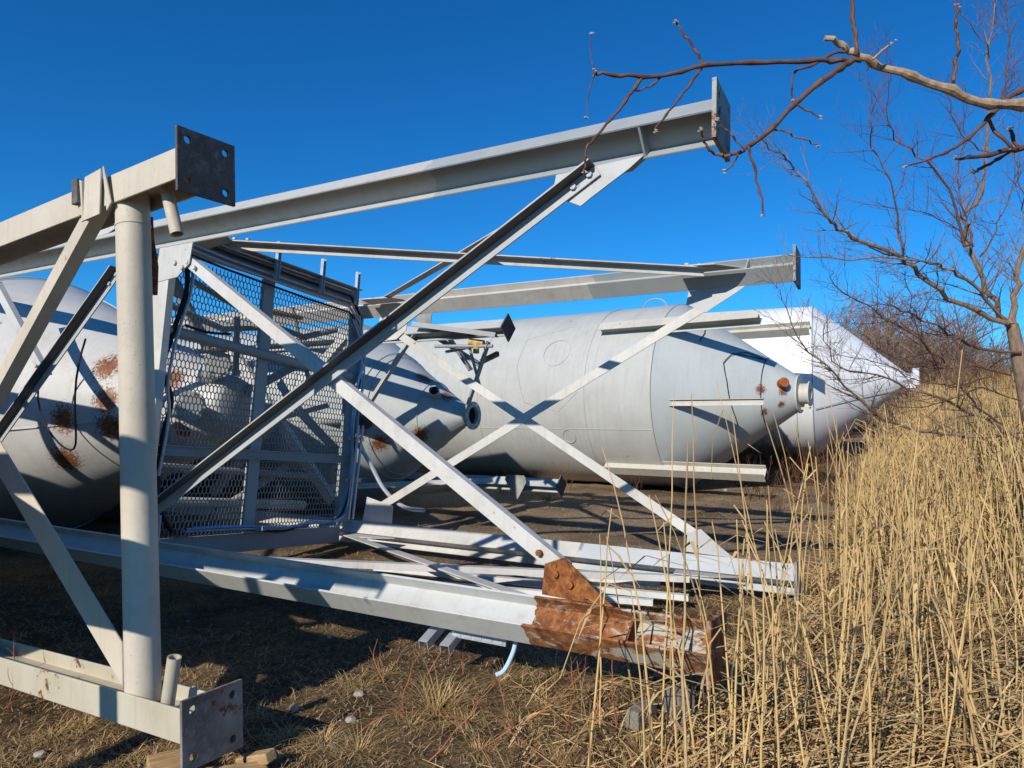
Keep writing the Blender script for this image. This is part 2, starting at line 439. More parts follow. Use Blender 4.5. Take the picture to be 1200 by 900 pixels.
def holed_plate(mb, c, size, th, hole, hr, e1=V((0, 1, 0)), e2=V((0, 0, 1)), nrm=V((1, 0, 0))):
    """square plate with four bolt holes; hole = hole offset from the centre"""
    c, q = V(c), size / 4
    K = 16
    for sx in (-1, 1):
        for sy in (-1, 1):
            cc = (sx * q, sy * q); hc = (sx * hole, sy * hole)
            vs = []
            for z in (-th / 2, th / 2):
                for k in range(K):
                    t = 2 * math.pi * k / K + math.pi / 4
                    x, y = math.cos(t), math.sin(t); m_ = max(abs(x), abs(y))
                    p = (cc[0] + q * x / m_, cc[1] + q * y / m_)
                    vs.append(c + e1 * p[0] + e2 * p[1] + nrm * z)
                for k in range(K):
                    t = 2 * math.pi * k / K + math.pi / 4
                    vs.append(c + e1 * (hc[0] + hr * math.cos(t)) + e2 * (hc[1] + hr * math.sin(t)) + nrm * z)
            fs = []
            for k in range(K):
                j = (k + 1) % K
                fs += [(k, j, K + j, K + k), (2 * K + k, 3 * K + k, 3 * K + j, 2 * K + j), (K + k, K + j, 3 * K + j, 3 * K + k)]
                # outer wall only on the outside edges
                mid = vs[k] + vs[j]; mid = mid / 2 - c
                if abs(abs(mid.dot(e1)) - size / 2) < 1e-4 or abs(abs(mid.dot(e2)) - size / 2) < 1e-4:
                    fs.append((k, 2 * K + k, 2 * K + j, j))
            mb.add(vs, fs)

def bolt(mb, c, nrm, r=0.019, h=0.016):
    nrm = V(nrm).normalized(); mb.tube([V(c), V(c) + nrm * h], r, 6, sm=False)

def seam_ring(mb, a, r, rad=0.008, seg=96):
    mb.tube([(a, r * math.cos(2 * math.pi * k / seg), r * math.sin(2 * math.pi * k / seg)) for k in range(seg + 1)], rad, 5, cap=False)

def flange(mb, a, r, th=0.03, bore=None, seg=32):
    bore = bore or r * 0.72
    mb.lathe([(a, bore), (a, r), (a + th, r), (a + th, bore), (a, bore)], seg)

# ================================================================== silo B : the white silo with long legs
uB, nB = V((0.871, -0.492, -0.002)), V((0.490, 0.868, -0.086))
wB = V((0.044, 0.074, 0.996))
MB_ = frame(nB * 4.82 + wB * 0.50 + V((0, 0, CAMZ)), uB, nB)
B = thing('silo', 'white silo lying with four long braced legs and an expanded metal platform', 'silo', M=MB_)
AE, AM = -0.796, -5.63
SH, TH = 1.389, 1.30
mb = MB()
prof = [(-5.93, 0.0), (-5.93, 0.22), (-5.95, 0.27), (-6.02, 0.30)] + [(-6.02 - k * 0.15, 0.30 + 1.33 * k / 24) for k in range(1, 25)]
prof += [(-9.66, 1.645)] + [(-9.7 - 0.4 * k, 1.65) for k in range(1, 16)]
mb.lathe(prof, 112, 0.012, 3)
mb.add([(-15.7, 1.65 * math.cos(2 * math.pi * k / 48), 1.65 * math.sin(2 * math.pi * k / 48)) for k in range(48)], [tuple(range(48))])
mb.build('shell', M_shellB, B, sharp=60)
mb = MB(); seam_ring(mb, -9.63, 1.652, 0.009); seam_ring(mb, -12.4, 1.655, 0.009)
for ang in (198, 300, 75):
    t = math.radians(ang); mb.tube([(-6.1, 0.335 * math.cos(t), 0.335 * math.sin(t)), (-9.6, 1.637 * math.cos(t), 1.637 * math.sin(t))], 0.008, 6)
mb.build('weld_seam', M_shellB, B)
# capped nozzles at the cone's tip
def nozzle(parent, c, d, ln, r, mat, capmat, fl=1.35):
    mb = MB(); c, d = V(c), V(d).normalized()
    mb.tube([c, c + d * ln], r, 28); mb.tube([c + d * (ln - 0.035), c + d * ln], r * fl, 28)
    for k in range(8):
        t = 2 * math.pi * k / 8; e1 = d.orthogonal().normalized(); e2 = d.cross(e1)
        bolt(mb, c + d * ln + (e1 * math.cos(t) + e2 * math.sin(t)) * r * (1 + fl) / 2, d, 0.014, 0.014)
    o = mb.build('nozzle', mat, parent)
    m2 = MB(); m2.tube([c + d * ln, c + d * (ln + 0.012)], r * 1.02, 28); m2.build('cover', capmat, o)
    return o
nozzle(B, (-6.42, -0.38, -0.04), (0.93, -0.36, -0.02), 0.58, 0.102, M_shellB, M_shellB)
nozzle(B, (-6.38, -0.16, 0.24), (0.90, -0.33, 0.24), 0.58, 0.102, M_shellB, M_shellB)
mb = MB(); mb.tube([(-6.4, -0.35, -0.22), (-5.98, -0.57, -0.30)], 0.04, 14); mb.tube([(-6.0, -0.56, -0.296), (-5.94, -0.59, -0.306)], 0.06, 14); mb.build('drain_pipe', M_rustcap, B)
# wire loop hanging on the shell
mb = MB()
mb.tube([(-6.9 - 0.55 * math.cos(t), -1.28 + 0.20 * math.sin(t) ** 2 + 0.12 * math.cos(t), 0.10 - 0.62 * math.sin(t)) for t in [k * math.pi / 14 for k in range(-3, 18)]], 0.009, 6)
mb.build('wire_loop', M_black, B)

legmats = {(-1, 1): M_legFT, (1, 1): M_legRT, (1, -1): M_legRB, (-1, -1): M_legFB}
for (ss, tt), mat in legmats.items():
    s, t = ss * SH, tt * TH
    phi = math.atan2(tt, ss)
    mb = MB(); e1, e2 = hbeam(mb, -14.2, AE - 0.011, s, t, phi)
    leg = mb.build('leg', mat, B, bevel=0.003)
    mb = MB(); holed_plate(mb, (AE, s, t), 0.31, 0.022, 0.105, 0.017)
    mb.build('base_plate', M_plateFB if (ss, tt) == (-1, -1) else M_plateB, leg)
    for sgn in (-1, 1):
        mb = MB()
        c = V((AE - 0.40, s, t)) + e2 * sgn * (0.0055 + 0.0395)
        Mx = Matrix((V((1, 0, 0)), e1, e2)).transposed()
        mb.box(c, (0.012, 0.162, 0.077), Mx)
        mb.build('stiffener', M_rustleg if (ss, tt) == (-1, -1) else mat, leg)
    # outriggers that tie the leg to the shell
    mb = MB()
    for a in (-10.2, -12.6):
        c = V((a, s, t)) - e1 * 0.17
        mb.box(c, (0.16, 0.16, 0.012), Matrix((V((1, 0, 0)), e1, e2)).transposed())
    mb.build('shell_bracket', mat, leg)

FACES = {  # face: plane position, its normal (outwards), mapping of (a, v) into local space
    'front': (V((0, -1, 0)), lambda a, v: V((a, -1.392, v))),
    'rear': (V((0, 1, 0)), lambda a, v: V((a, 1.380, v))),
    'top': (V((0, 0, 1)), lambda a, v: V((a, v, 1.290))),
    'bottom': (V((0, 0, -1)), lambda a, v: V((a, v, -1.300)))}
def brace(face, p, q, w1, w2, flip, out, mat, lift=0.0, name='brace', dark=False):
    nrm, mp = FACES[face]
    mb = MB(); P, Q = mp(*p) + nrm * lift, mp(*q) + nrm * lift
    angle_bar(mb, P, Q, nrm, w1, w2, 0.011, flip, out)
    o = mb.build(name, mat, B, bevel=0.002)
    if dark:   # the standing leg of this angle takes a darker brown colour
        o.data.materials.append(M_darkleg)
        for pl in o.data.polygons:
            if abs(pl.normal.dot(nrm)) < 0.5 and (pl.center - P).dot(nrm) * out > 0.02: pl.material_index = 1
    d = (Q - P).normalized()
    for base, sg in ((P, 1), (Q, -1)):
        for k in (0.05, 0.16):
            m2 = MB(); bolt(m2, base + d * sg * k + nrm * 0.012, nrm); m2.build('bolt', M_rustleg if (face == 'front' and base is Q and Q.z < 0 and Q.x > -2) else mat, o)
    return o
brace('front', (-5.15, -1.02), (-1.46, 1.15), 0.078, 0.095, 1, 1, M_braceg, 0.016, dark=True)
brace('front', (-5.02, 1.04), (-1.60, -1.03), 0.088, 0.07, 1, -1, M_brace, -0.012)
brace('rear', (-5.25, -1.05), (-1.50, 1.06), 0.088, 0.07, -1, 1, M_brace, 0.0)
brace('rear', (-5.05, 0.95), (-1.48, -1.10), 0.088, 0.07, 1, 1, M_brace, 0.018)
brace('top', (-4.95, -1.06), (-1.50, 1.09), 0.075, 0.07, 1, -1, M_brace, 0.0)
brace('top', (-5.25, 1.22), (-1.62, -1.02), 0.08, 0.06, 1, 1, M_brace, 0.014)
brace('bottom', (-5.30, 1.05), (-1.75, -1.02), 0.11, 0.05, -1, 1, M_brace, 0.0)
brace('bottom', (-5.20, -1.05), (-1.60, 1.05), 0.11, 0.05, 1, 1, M_brace, 0.016)
# second bay, over the cone: a double angle and a single one
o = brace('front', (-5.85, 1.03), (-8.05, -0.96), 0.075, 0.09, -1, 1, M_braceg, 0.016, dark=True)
o = brace('front', (-8.10, 1.13), (-6.93, 0.14), 0.085, 0.06, 1, -1, M_brace, -0.014)
brace('rear', (-5.9, -1.0), (-8.0, 1.0), 0.11, 0.08, 1, 1, M_brace)
brace('rear', (-8.05, -1.0), (-5.9, 1.0), 0.11, 0.08, 1, 1, M_brace, 0.016)
def gusset(face, pts, mat, lift, bolts=()):
    nrm, mp = FACES[face]
    mb = MB(); mb.plate([mp(*p) + nrm * lift for p in pts], nrm, 0.010)
    o = mb.build('gusset', mat, B, bevel=0.0015)
    if bolts:
        for p in bolts:
            m2 = MB(); bolt(m2, mp(*p) + nrm * (lift + 0.005), nrm, 0.021, 0.018); m2.build('bolt', mat, o)
for f, nn_ in (('front', 1), ('rear', 1)):
    li = 0.004
    gusset(f, [(-5.35, 1.17), (-4.93, 1.17), (-4.95, 1.0), (-5.08, 0.90), (-5.37, 0.88)], M_brace, li, [(-5.12, 1.02), (-5.02, 0.97)])
    gusset(f, [(-1.72, 1.17), (-1.20, 1.19), (-1.28, 1.13), (-1.50, 1.0), (-1.56, 0.96), (-1.74, 1.05)], M_braceg, li, [(-1.58, 1.075), (-1.52, 1.12)] if f == 'front' else ())
    gusset(f, [(-5.40, -1.17), (-4.98, -1.17), (-4.98, -0.98), (-5.36, -0.90)], M_brace, li)
    gusset(f, [(-1.71, -1.16), (-1.30, -1.175), (-1.42, -1.09), (-1.585, -0.955), (-1.70, -1.0)], M_rustleg if f == 'front' else M_braceg, li, [(-1.63, -1.045), (-1.545, -1.09)] if f == 'front' else ())
for f, lim in (('top', 1.22), ('bottom', 1.22)):
    for sg in (-1, 1):
        gusset(f, [(-5.35, sg * lim), (-4.80, sg * lim), (-4.95, sg * 1.02), (-5.30, sg * 0.98)], M_brace, 0.004)
        gusset(f, [(-1.75, sg * lim), (-1.20, sg * lim), (-1.40, sg * 1.02), (-1.70, sg * 0.98)], M_braceg, 0.004)

# platform frame around the cone
plat = MB()
plat.box((AM, 0, TH - 0.01 + 0.09), (0.09, 2.45, 0.17)); plat.box((AM + 0.06, 0.0, TH + 0.165), (0.20, 2.40, 0.012))
frm = plat.build('platform_frame', M_frame, B, bevel=0.004)
mb = MB(); mb.box((AM, 0, -TH - 0.03), (0.09, 2.45, 0.17)); mb.build('platform_frame', M_frame, B, bevel=0.004)
mb = MB()
channel(mb, (-5.55, -1.24, -1.22), (-5.55, -1.24, 1.20), (1, 0.15, 0), (0.1, 1, 0), 0.19, 0.06)
mb.build('upright', M_brace, frm)
mb = MB(); channel(mb, (-5.58, 1.27, -1.2), (-5.58, 1.27, 1.2), (0.3, 1, 0), (-1, 0, 0), 0.15, 0.06); mb.build('upright', M_frame, frm)
mb = MB(); channel(mb, (AM + 0.03, -0.03, -1.22), (AM + 0.03, -0.03, 1.28), (0, 1, 0), (-1, 0, 0), 0.13, 0.05); mb.build('upright', M_frame, frm)
mb = MB(); mb.tube([(AM + 0.05, -1.2, 0.56), (AM + 0.05, 0.75, 0.475), (AM + 0.05, 1.2, 0.455)], 0.05, 12); mb.build('cross_rail', M_frame, frm)
mb = MB(); channel(mb, (AM + 0.04, -1.2, -0.48), (AM + 0.04, 1.3, -0.49), (0, 0, 1), (1, 0, 0), 0.09, 0.05); mb.build('cross_rail', M_frame, frm)
# expanded metal: every strand a small bar
vs, fs = [], []
cw, ch = 0.042, 0.124
def strand(s0, t0, s1, t1, hw=0.0042, hx=0.0022):
    d = V((0, s1 - s0, t1 - t0)).normalized(); e = V((0, -d.z, d.y)) * hw
    b_ = len(vs)
    for (s, t) in ((s0, t0), (s1, t1)):
        p = V((AM + 0.012 * noise.noise(V((s * 1.1, t * 1.1, 4))) * 2, s, t))
        for q in (V((hx, 0, 0)) + e, V((hx, 0, 0)) - e, V((-hx, 0, 0)) - e, V((-hx, 0, 0)) + e): vs.append(p + q)
    for k in range(4): fs.append((b_ + k, b_ + (k + 1) % 4, b_ + 4 + (k + 1) % 4, b_ + 4 + k))
nc, nr = int(2.42 / cw), int(2.52 / ch)
for i in range(nc):
    for j in range(nr):
        s, t = -1.20 + i * cw, -1.24 + j * ch
        # elongated hexagon cell: two slanted strands at the foot, two upright ones
        strand(s, t + ch * 0.16, s + cw / 2, t)
        strand(s + cw / 2, t, s + cw, t + ch * 0.16)
        strand(s, t + ch * 0.16, s, t + ch * 0.5)
        strand(s, t + ch * 0.5, s + cw / 2, t + ch * 0.66)
        strand(s + cw / 2, t + ch * 0.66, s + cw, t + ch * 0.5)
        strand(s + cw / 2, t + ch * 0.66, s + cw / 2, t + ch)
raw('expanded_metal', vs, fs, M_meshm, B)
# conduits along the toe board, clips, cables
for k in range(5):
    mb = MB(); t0 = 1.44 - 0.052 * k
    mb.tube([(AM + 0.09, -1.05, t0 + 0.03), (AM + 0.085, -0.6, t0), (AM + 0.085, 0.4, t0 - 0.01 * k), (AM + 0.085, 1.08, t0 - 0.012 * k), (AM + 0.10, 1.24 + 0.015 * k, t0 - 0.22), (AM + 0.11, 1.27 + 0.015 * k, 0.72)], 0.012 + 0.003 * (k % 2), 8)
    mb.build('conduit', (M_cond, M_black, M_cond, M_cond, M_black)[k], B)
def clip(c, dirv, ln):
    d = V(dirv).normalized(); mb = MB(); c = V(c)
    o1 = V((1, 0, 0)) if abs(d.x) < 0.5 else V((0, 1, 0))
    channel(mb, c - d * ln / 2, c + d * ln / 2, d.cross(o1), o1, 0.041, 0.041, 0.003)
    mb.build('strut_clip', M_galv, B)
for s in (-0.05, 0.57, 1.12): clip((AM + 0.12, s, 1.47), (0, 0, 1), 0.38)
for s in (-0.05, 0.55, 0.95): clip((AM + 0.10, s, -1.20), (1, 0.1, 0.15), 0.26)
for t in (-0.25, -0.72): clip((AM + 0.12, 1.30, t), (0, 1, 0), 0.26)
def cable(path, r, mat):
    P = [V(p) for p in path]; out = []
    for i in range(len(P) - 1):   # Catmull-Rom smoothing
        p0, p1, p2, p3 = P[max(i - 1, 0)], P[i], P[i + 1], P[min(i + 2, len(P) - 1)]
        for k in range(6):
            t = k / 6
            out.append(0.5 * ((2 * p1) + (p2 - p0) * t + (2 * p0 - 5 * p1 + 4 * p2 - p3) * t * t + (3 * p1 - p0 - 3 * p2 + p3) * t ** 3))
    out.append(P[-1]); mb = MB(); mb.tube(out, r, 8); return mb.build('cable', mat, B)
cable([(AM + .08, -1.0, 1.15), (AM + .1, -1.0, 0.9), (AM + .08, -1.08, 0.5), (AM + .08, -1.13, 0.2), (AM + .08, -1.02, -0.05), (AM + .08, -1.07, -0.4), (AM + .08, -1.05, -0.9), (AM + .1, -0.9, -1.18)], 0.022, M_black)
cable([(AM + .1, -0.95, 1.18), (AM + .12, -0.97, 0.9), (AM + .11, -1.05, 0.5), (AM + .11, -1.09, 0.1), (AM + .11, -1.05, -0.2), (AM + .11, -1.09, -0.7)], 0.014, M_cond)
cable([(AM + .1, -0.97, 0.62), (AM + .1, -0.75, 0.60), (AM + .1, -0.5, 0.63)], 0.012, M_black)
for k in range(6):
    r_ = random.Random(k)
    x = AM + 0.09 + 0.012 * k
    j = lambda: r_.uniform(-0.03, 0.03)
    cable([(x, 1.10 + j(), 1.1), (x, 1.27 + j(), 0.85), (x, 1.31 + j(), 0.4), (x, 1.25 + j(), 0.0), (x, 1.27 + j(), -0.5), (x, 1.22 + j(), -1.0), (x, 1.05 + j(), -1.16), (x, 0.7, -1.17 + j()), (x + .02, 0.3, -1.22 + j()), (x, -0.2, -1.17 + j()), (x, -0.8, -1.18 + j())], 0.011, (M_blue, M_cond, M_pale, M_black, M_cond, M_blue)[k])
cable([(AM + .12, 1.22, 0.95), (AM + .14, 1.33, 0.7), (AM + .14, 1.22, 0.35)], 0.016, M_pale)
cable([(AM + .12, 1.30, -0.28), (AM + .25, 1.40, -0.50), (AM + .45, 1.45, -0.80), (AM + .75, 1.44, -0.98), (AM + 1.05, 1.42, -1.0)], 0.024, M_cond)
# straight conduits beside the far upright
for k in range(2):
    mb = MB(); mb.tube([(AM + 0.2, 1.24 + 0.07 * k, -0.1), (AM + 0.19, 1.19 + 0.07 * k, -1.15)], 0.015, 8); mb.build('conduit', M_cond, B)
# small ochre and brown pipes behind the mesh
for k, (p, q, r, m_) in enumerate([((-5.85, -0.75, 1.12), (-5.85, 0.15, 0.90), .03, M_frame), ((-5.85, 0.1, 1.02), (-5.85, 0.65, 1.05), .028, M_yellow), ((-5.9, -0.3, 0.74), (-5.9, 0.25, 0.86), .028, M_yellow),
                                ((-5.85, -0.95, 0.84), (-5.85, -0.3, 0.72), .03, M_frame), ((-5.9, -0.98, 1.2), (-5.9, -0.45, 0.52), .055, M_frame), ((-5.85, 0.15, 0.9), (-5.85, 0.75, 0.84), .03, M_frame), ((-5.85, 0.7, 0.84), (-5.85, 1.2, 1.02), .035, M_frame),
                                ((-5.9, 0.05, 0.15), (-5.9, 0.85, 0.62), .045, M_frame)]):
    mb = MB(); mb.tube([p, q], r, 10); mb.build('pipe', m_, B)
for p, q, r in (((-5.9, -1.0, -0.62), (-5.9, 1.1, -0.70), .035), ((-5.95, -0.2, -1.1), (-5.95, 0.7, -0.6), .04), ((-5.85, 0.25, -0.15), (-5.85, 1.15, 0.12), .03), ((-5.9, 0.55, 1.15), (-5.9, 0.95, 0.25), .025), ((-5.95, -0.7, -0.95), (-5.95, 1.0, -1.02), .05), ((-5.9, -0.15, 0.9), (-5.9, -0.1, 0.3), .03)):
    mb = MB(); mb.tube([p, q], r, 10); mb.build('pipe', M_brace if r > .045 else M_frame, B)
# wrinkled tab standing on the front top leg, and small fittings below the lower front leg
mb = MB(); mb.plate([(-6.55, -1.47, 1.42), (-6.05, -1.45, 1.44), (-5.7, -1.44, 1.50), (-6.0, -1.47, 1.36), (-6.3, -1.50, 1.32)], (0, -0.7, 0.7), 0.008); mb.build('bent_tab', M_brace, B)
for a in (-2.46, -2.31):
    mb = MB(); channel(mb, (a, -1.41, -1.515), (a - 0.02, -1.20, -1.43), (1, 0, 0), (0, 0.35, -1), 0.062, 0.05, 0.004); mb.build('strut_clip', M_galv, B)
mb = MB(); mb.box((-2.15, -1.30, -1.47), (0.36, 0.012, 0.035))
for k in range(5): mb.box((-2.29 + 0.07 * k, -1.309, -1.47), (0.05, 0.008, 0.02))
mb.build('slotted_rail', M_galv, B)
cable([(-1.93, -1.25, -1.40), (-1.92, -1.30, -1.50), (-1.95, -1.34, -1.60), (-1.99, -1.36, -1.63)], 0.013, M_pale)

# ================================================================== silo A : beige, nearest, only its leg frame is in view
uA, nA = V((0.847, -0.531, 0.05)), V((0.531, 0.847, 0))
A = thing('silo', 'beige silo nearest the camera, lumpy paint on its leg frame and pipe post', 'silo', M=frame(V((-1.38, 3.2, -0.125 + CAMZ)), uA, nA))
W2 = 2.56
def legA(s, t, vis):
    mb = MB()
    hbeam(mb, -9.5, -0.008, s, t, 0.0, 0.20, 0.148, 0.013, 0.010)
    m_ = M_beige if t > 0 else M_beigelow
    leg = mb.build('leg', m_, A, bevel=0.004)
    mb = MB(); holed_plate(mb, (0, s, t - 0.01), 0.30, 0.016, 0.098, 0.019)
    mb.build('base_plate', (M_plateA if t > 0 else M_plateA2), leg)
    return leg
lt, lb = legA(0, 1.30, 1), legA(0, -1.235, 1)
legA(-W2, 1.30, 0); legA(-W2, -1.235, 0)
for s in (0, -W2):
    mb = MB(); mb.tube([(-0.61, s - 0.005, 1.292), (-0.58, s - 0.005, 0.4), (-0.555, s - 0.005, -0.5), (-0.53, s - 0.005, -1.226)], 0.081, 32)
    mb.tube([(-0.605, s - 0.005, 1.13), (-0.604, s - 0.005, 1.12)], 0.084, 32)
    mb.build('post', M_beige, A)
    mb = MB(); angle_bar(mb, (-0.80, s - 0.085, 1.30), (-2.75, s - 0.085, -0.24), (0, -1, 0), 0.085, 0.075, 0.010, 1, -1); mb.build('brace', M_beige, A, bevel=0.002)
    mb = MB(); angle_bar(mb, (-0.68, s + 0.02, -1.16), (-2.75, s + 0.02, 0.44), (0, -1, 0), 0.165, 0.08, 0.010, 1, -1); mb.build('brace', M_beige, A, bevel=0.002)
for t in (1.30, -1.235):
    mb = MB(); mb.tube([(-3.0, -W2, t), (-3.0, 0, t)], 0.04, 12); mb.build('cross_pipe', M_beige, A)
    mb = MB(); angle_bar(mb, (-2.4, -W2, t), (-4.7, 0, t), (0, 0, 1), 0.1, 0.08); mb.build('brace', M_beige, A)
# torn gusset straps on the top leg
mb = MB()
mb.plate([(-0.93, -0.118, 1.392), (-0.88, -0.135, 1.40), (-0.83, -0.14, 1.375), (-0.84, -0.128, 1.20), (-0.90, -0.118, 1.215)], (0, -1, 0), 0.012)
mb.plate([(-0.83, -0.125, 1.40), (-0.69, -0.118, 1.415), (-0.70, -0.12, 1.18), (-0.86, -0.128, 1.17)], (0, -1, 0.0), 0.010)
mb.plate([(-0.70, -0.105, 1.43), (-0.64, -0.13, 1.41), (-0.60, -0.115, 1.22), (-0.66, -0.106, 1.19)], (0.5, -1, 0.1), 0.012)
mb.build('torn_gusset', M_beige, A, bevel=0.002)
mb = MB(); mb.box((-0.885, -0.14, 1.33), (0.055, 0.03, 0.13)); mb.build('broken_lug', M_plateA, A, bevel=0.004)
for (p, q) in (((-0.33, 0.0, 1.29), (-0.25, 0.01, 1.02)), ((-0.30, -0.03, -1.23), (-0.235, -0.03, -0.975))):
    mb = MB(); mb.pipe(p, q, 0.031, 0.006)
    mb.build('bolt_sleeve', M_beige if p[2] > 0 else M_beigelow, A)
mb = MB(); mb.tube([(-0.62, 0.09, 1.2), (-0.66, 0.12, 1.10), (-0.655, 0.14, 0.95), (-0.665, 0.14, 0.80)], 0.018, 8); mb.build('hose', M_rustleg, A)
# unseen body and platform, off left; cone enlarged and outlet added to cast shade
mb = MB(); mb.lathe([(-0.35, 0.0), (-0.35, 0.19), (-1.25, 0.19), (-1.25, 0.24), (-5.0, 1.22), (-9.5, 1.22), (-9.5, 0)], 64)
o = mb.build('shell', M_beige, A); 
for v in o.data.vertices: v.co.y -= W2 / 2
mb = MB(); mb.box((-5.0, -W2 / 2, 1.2), (0.1, W2, 0.3)); mb.box((-5.0, -W2 / 2, -1.0), (0.1, W2, 0.3)); mb.box((-5.0, -0.5, 0.1), (0.1, 0.9, 2.0)); mb.build('platform_frame', M_beige, A)

# ================================================================== silo E : grey, between the white one and the big one
uE, nE = V((0.871, -0.492, 0)), V((0.492, 0.871, 0))
E_ = thing('silo', 'grey silo with rust spotted cone and open outlet pipe behind the mesh platform', 'silo', M=frame(pt(548, 487, 10.2), uE, nE))
RE = 1.46
mb = MB()
prof = [(0.0, 0.13), (-0.03, 0.15)] + [(-0.03 - 0.1 * k, 0.15 + (RE - 0.15) * k / 20) for k in range(1, 21)] + [(-2.1 - 0.4 * k, RE) for k in range(1, 20)]
mb.lathe(prof, 96, 0.010, 8)
mb.add([(-9.7, RE * math.cos(2 * math.pi * k / 48), RE * math.sin(2 * math.pi * k / 48)) for k in range(48)], [tuple(range(48))])
mb.build('shell', M_shellE, E_, sharp=60)
mb = MB(); seam_ring(mb, -2.05, RE + 0.005); seam_ring(mb, -1.15, 0.895, 0.006); seam_ring(mb, -1.25, 0.965, 0.006); seam_ring(mb, -0.55, 0.50, 0.008); seam_ring(mb, -4.6, RE + 0.005); mb.build('weld_seam', M_shellE, E_)
mb = MB(); mb.pipe((-0.05, 0, 0), (0.10, 0, 0), 0.135, 0.01, 28); flange(mb, 0.08, 0.205, 0.025, 0.13, 36)
for k in range(8): bolt(mb, (0.105, 0.17 * math.cos(k * .785 + .3), 0.17 * math.sin(k * .785 + .3)), (1, 0, 0), 0.012, 0.014)
fl = mb.build('outlet_flange', M_shellE, E_)
mb = MB(); mb.tube([(-0.2, 0, 0), (0.055, 0, 0)], 0.125, 24); mb.build('bore', M_dark, fl)
nz = MB(); nz.pipe((-0.42, -0.20, 0.28), (-0.30, -0.42, 0.36), 0.075, 0.012); nz.build('nozzle', M_shellE, E_)
mb = MB(); mb.tube([(-0.42, -0.20, 0.28), (-0.335, -0.357, 0.337)], 0.062, 18); mb.build('bore', M_dark, E_)
# side pipe with black flange
mb = MB(); mb.tube([(-2.0, -1.15, -0.06), (-0.95, -1.17, 0.0)], 0.10, 24); sp = mb.build('side_pipe', M_shellE, E_)
mb = MB(); mb.tube([(-0.95, -1.17, 0.0), (-0.91, -1.17, 0.002)], 0.19, 28); mb.tube([(-0.91, -1.17, 0.002), (-0.90, -1.17, 0.003)], 0.10, 20); mb.build('blind_flange', M_black, sp)
for ang, a0, a1 in ((137, -5.5, 1.34), (-43, -5.5, 0.95)):
    t = math.radians(ang); s_, t_ = 1.58 * math.cos(t), 1.58 * math.sin(t)
    mb = MB(); e1, e2 = hbeam(mb, a0, a1 - 0.009, s_, t_, t, 0.15, 0.15)
    leg = mb.build('leg', M_shellE, E_)
    mb = MB(); holed_plate(mb, (a1, s_, t_), 0.25, 0.018, 0.08, 0.012, e1, e2); mb.build('base_plate', M_plateA, leg)
def e_bar(p, q, mat, w1=0.085, nrm=(0, -1, 0), nm='brace'):
    mb = MB(); angle_bar(mb, p, q, nrm, w1, 0.07, 0.01, 1, 1); mb.build(nm, mat, E_)
sF = -1.16
e_bar((-0.05, sF - .02, 1.12), (-0.95, sF - .02, 0.02), M_shellE)
e_bar((0.00, sF - .12, 1.20), (1.22, sF - .06, 0.99), M_frame, 0.10, (0, -0.5, -1))
e_bar((0.05, sF + .1, 1.12), (0.62, sF + .5, 0.68), M_frame, 0.07)
e_bar((0.35, sF + .1, 1.08), (0.55, sF + .4, 0.60), M_frame, 0.07)
e_bar((1.05, sF + .03, 0.92), (0.62, sF + .2, 0.10), M_frame, 0.06)
e_bar((0.6, sF + .6, 0.72), (1.1, sF + .2, 0.78), M_plateB, 0.06)
for k, (p, q, r, m_) in enumerate([((0.25, sF, 0.90), (1.12, sF, 0.86), .022, M_cond), ((0.35, sF + .1, .83), (0.95, sF + .1, .90), .02, M_frame), ((0.75, sF + .05, 0.86), (0.85, sF + .2, 0.25), .02, M_frame)]):
    mb = MB(); mb.tube([p, q], r, 8); mb.build('pipe', m_, E_)
mb = MB(); mb.tube([(0.78, sF, 0.93), (0.98, sF + .02, 0.90)], 0.045, 10); mb.tube([(0.88, sF, 0.92), (0.88, sF, 0.78)], 0.04, 10); mb.build('valve', M_yellow, E_)
mb = MB(); mb.plate([(-0.05, sF - .03, 1.32), (0.22, sF - .03, 1.34), (0.20, sF - .03, 1.18), (0.08, sF - .03, 1.08)], (0, -1, 0), 0.01); mb.build('gusset', M_plateB, E_)
mb = MB(); mb.plate([(0.1, 0.95, -0.92), (0.42, 0.95, -0.92), (0.46, 0.95, -1.02), (0.30, 0.95, -1.30), (0.08, 0.95, -1.0)], (0, -1, 0), 0.01); mb.build('gusset', M_plateB, E_)
e_bar((-1.6, sF, -1.05), (0.30, sF + 1.4, -0.98), M_brace, 0.10, (0, 0, 1))

# ================================================================== silo C : the big grey one
uC, nC = V((0.819, -0.574, 0)), V((0.574, 0.819, 0))
C_ = thing('silo', 'big pale grey silo with short leg stubs and a cone pointing right', 'silo', M=frame(V((5.40, 12.85, 0.40 + CAMZ)), uC, nC))
RC = 1.84
mb = MB()
prof = [(-0.10, 0.20), (-0.12, 0.322)] + [(-0.02 - 0.1115 * k, 0.25 + (RC - 0.25) * k / 20) for k in range(1, 21)]
mb.lathe(prof, 112, 0.008, 2); mb.build('cone', M_shellC, C_, sharp=60)
mb = MB()
prof = [(-2.255, RC - .004), (-2.27, RC + 0.006)] + [(-2.30 - 0.45 * k, RC + 0.006) for k in range(0, 26)]
mb.lathe(prof, 112, 0.010, 5)
mb.add([(-13.55, RC * math.cos(2 * math.pi * k / 48), RC * math.sin(2 * math.pi * k / 48)) for k in range(48)], [tuple(range(48))])
drum = mb.build('shell', M_shellC2, C_, sharp=60)
mb = MB()
seam_ring(mb, -2.262, RC + 0.010, 0.010); seam_ring(mb, -3.62, RC + 0.012, 0.008); seam_ring(mb, -6.2, RC + 0.012, 0.008)
def onC(a, ang, dr=0.01): return V((a, (RC + dr) * math.cos(ang), (RC + dr) * math.sin(ang)))
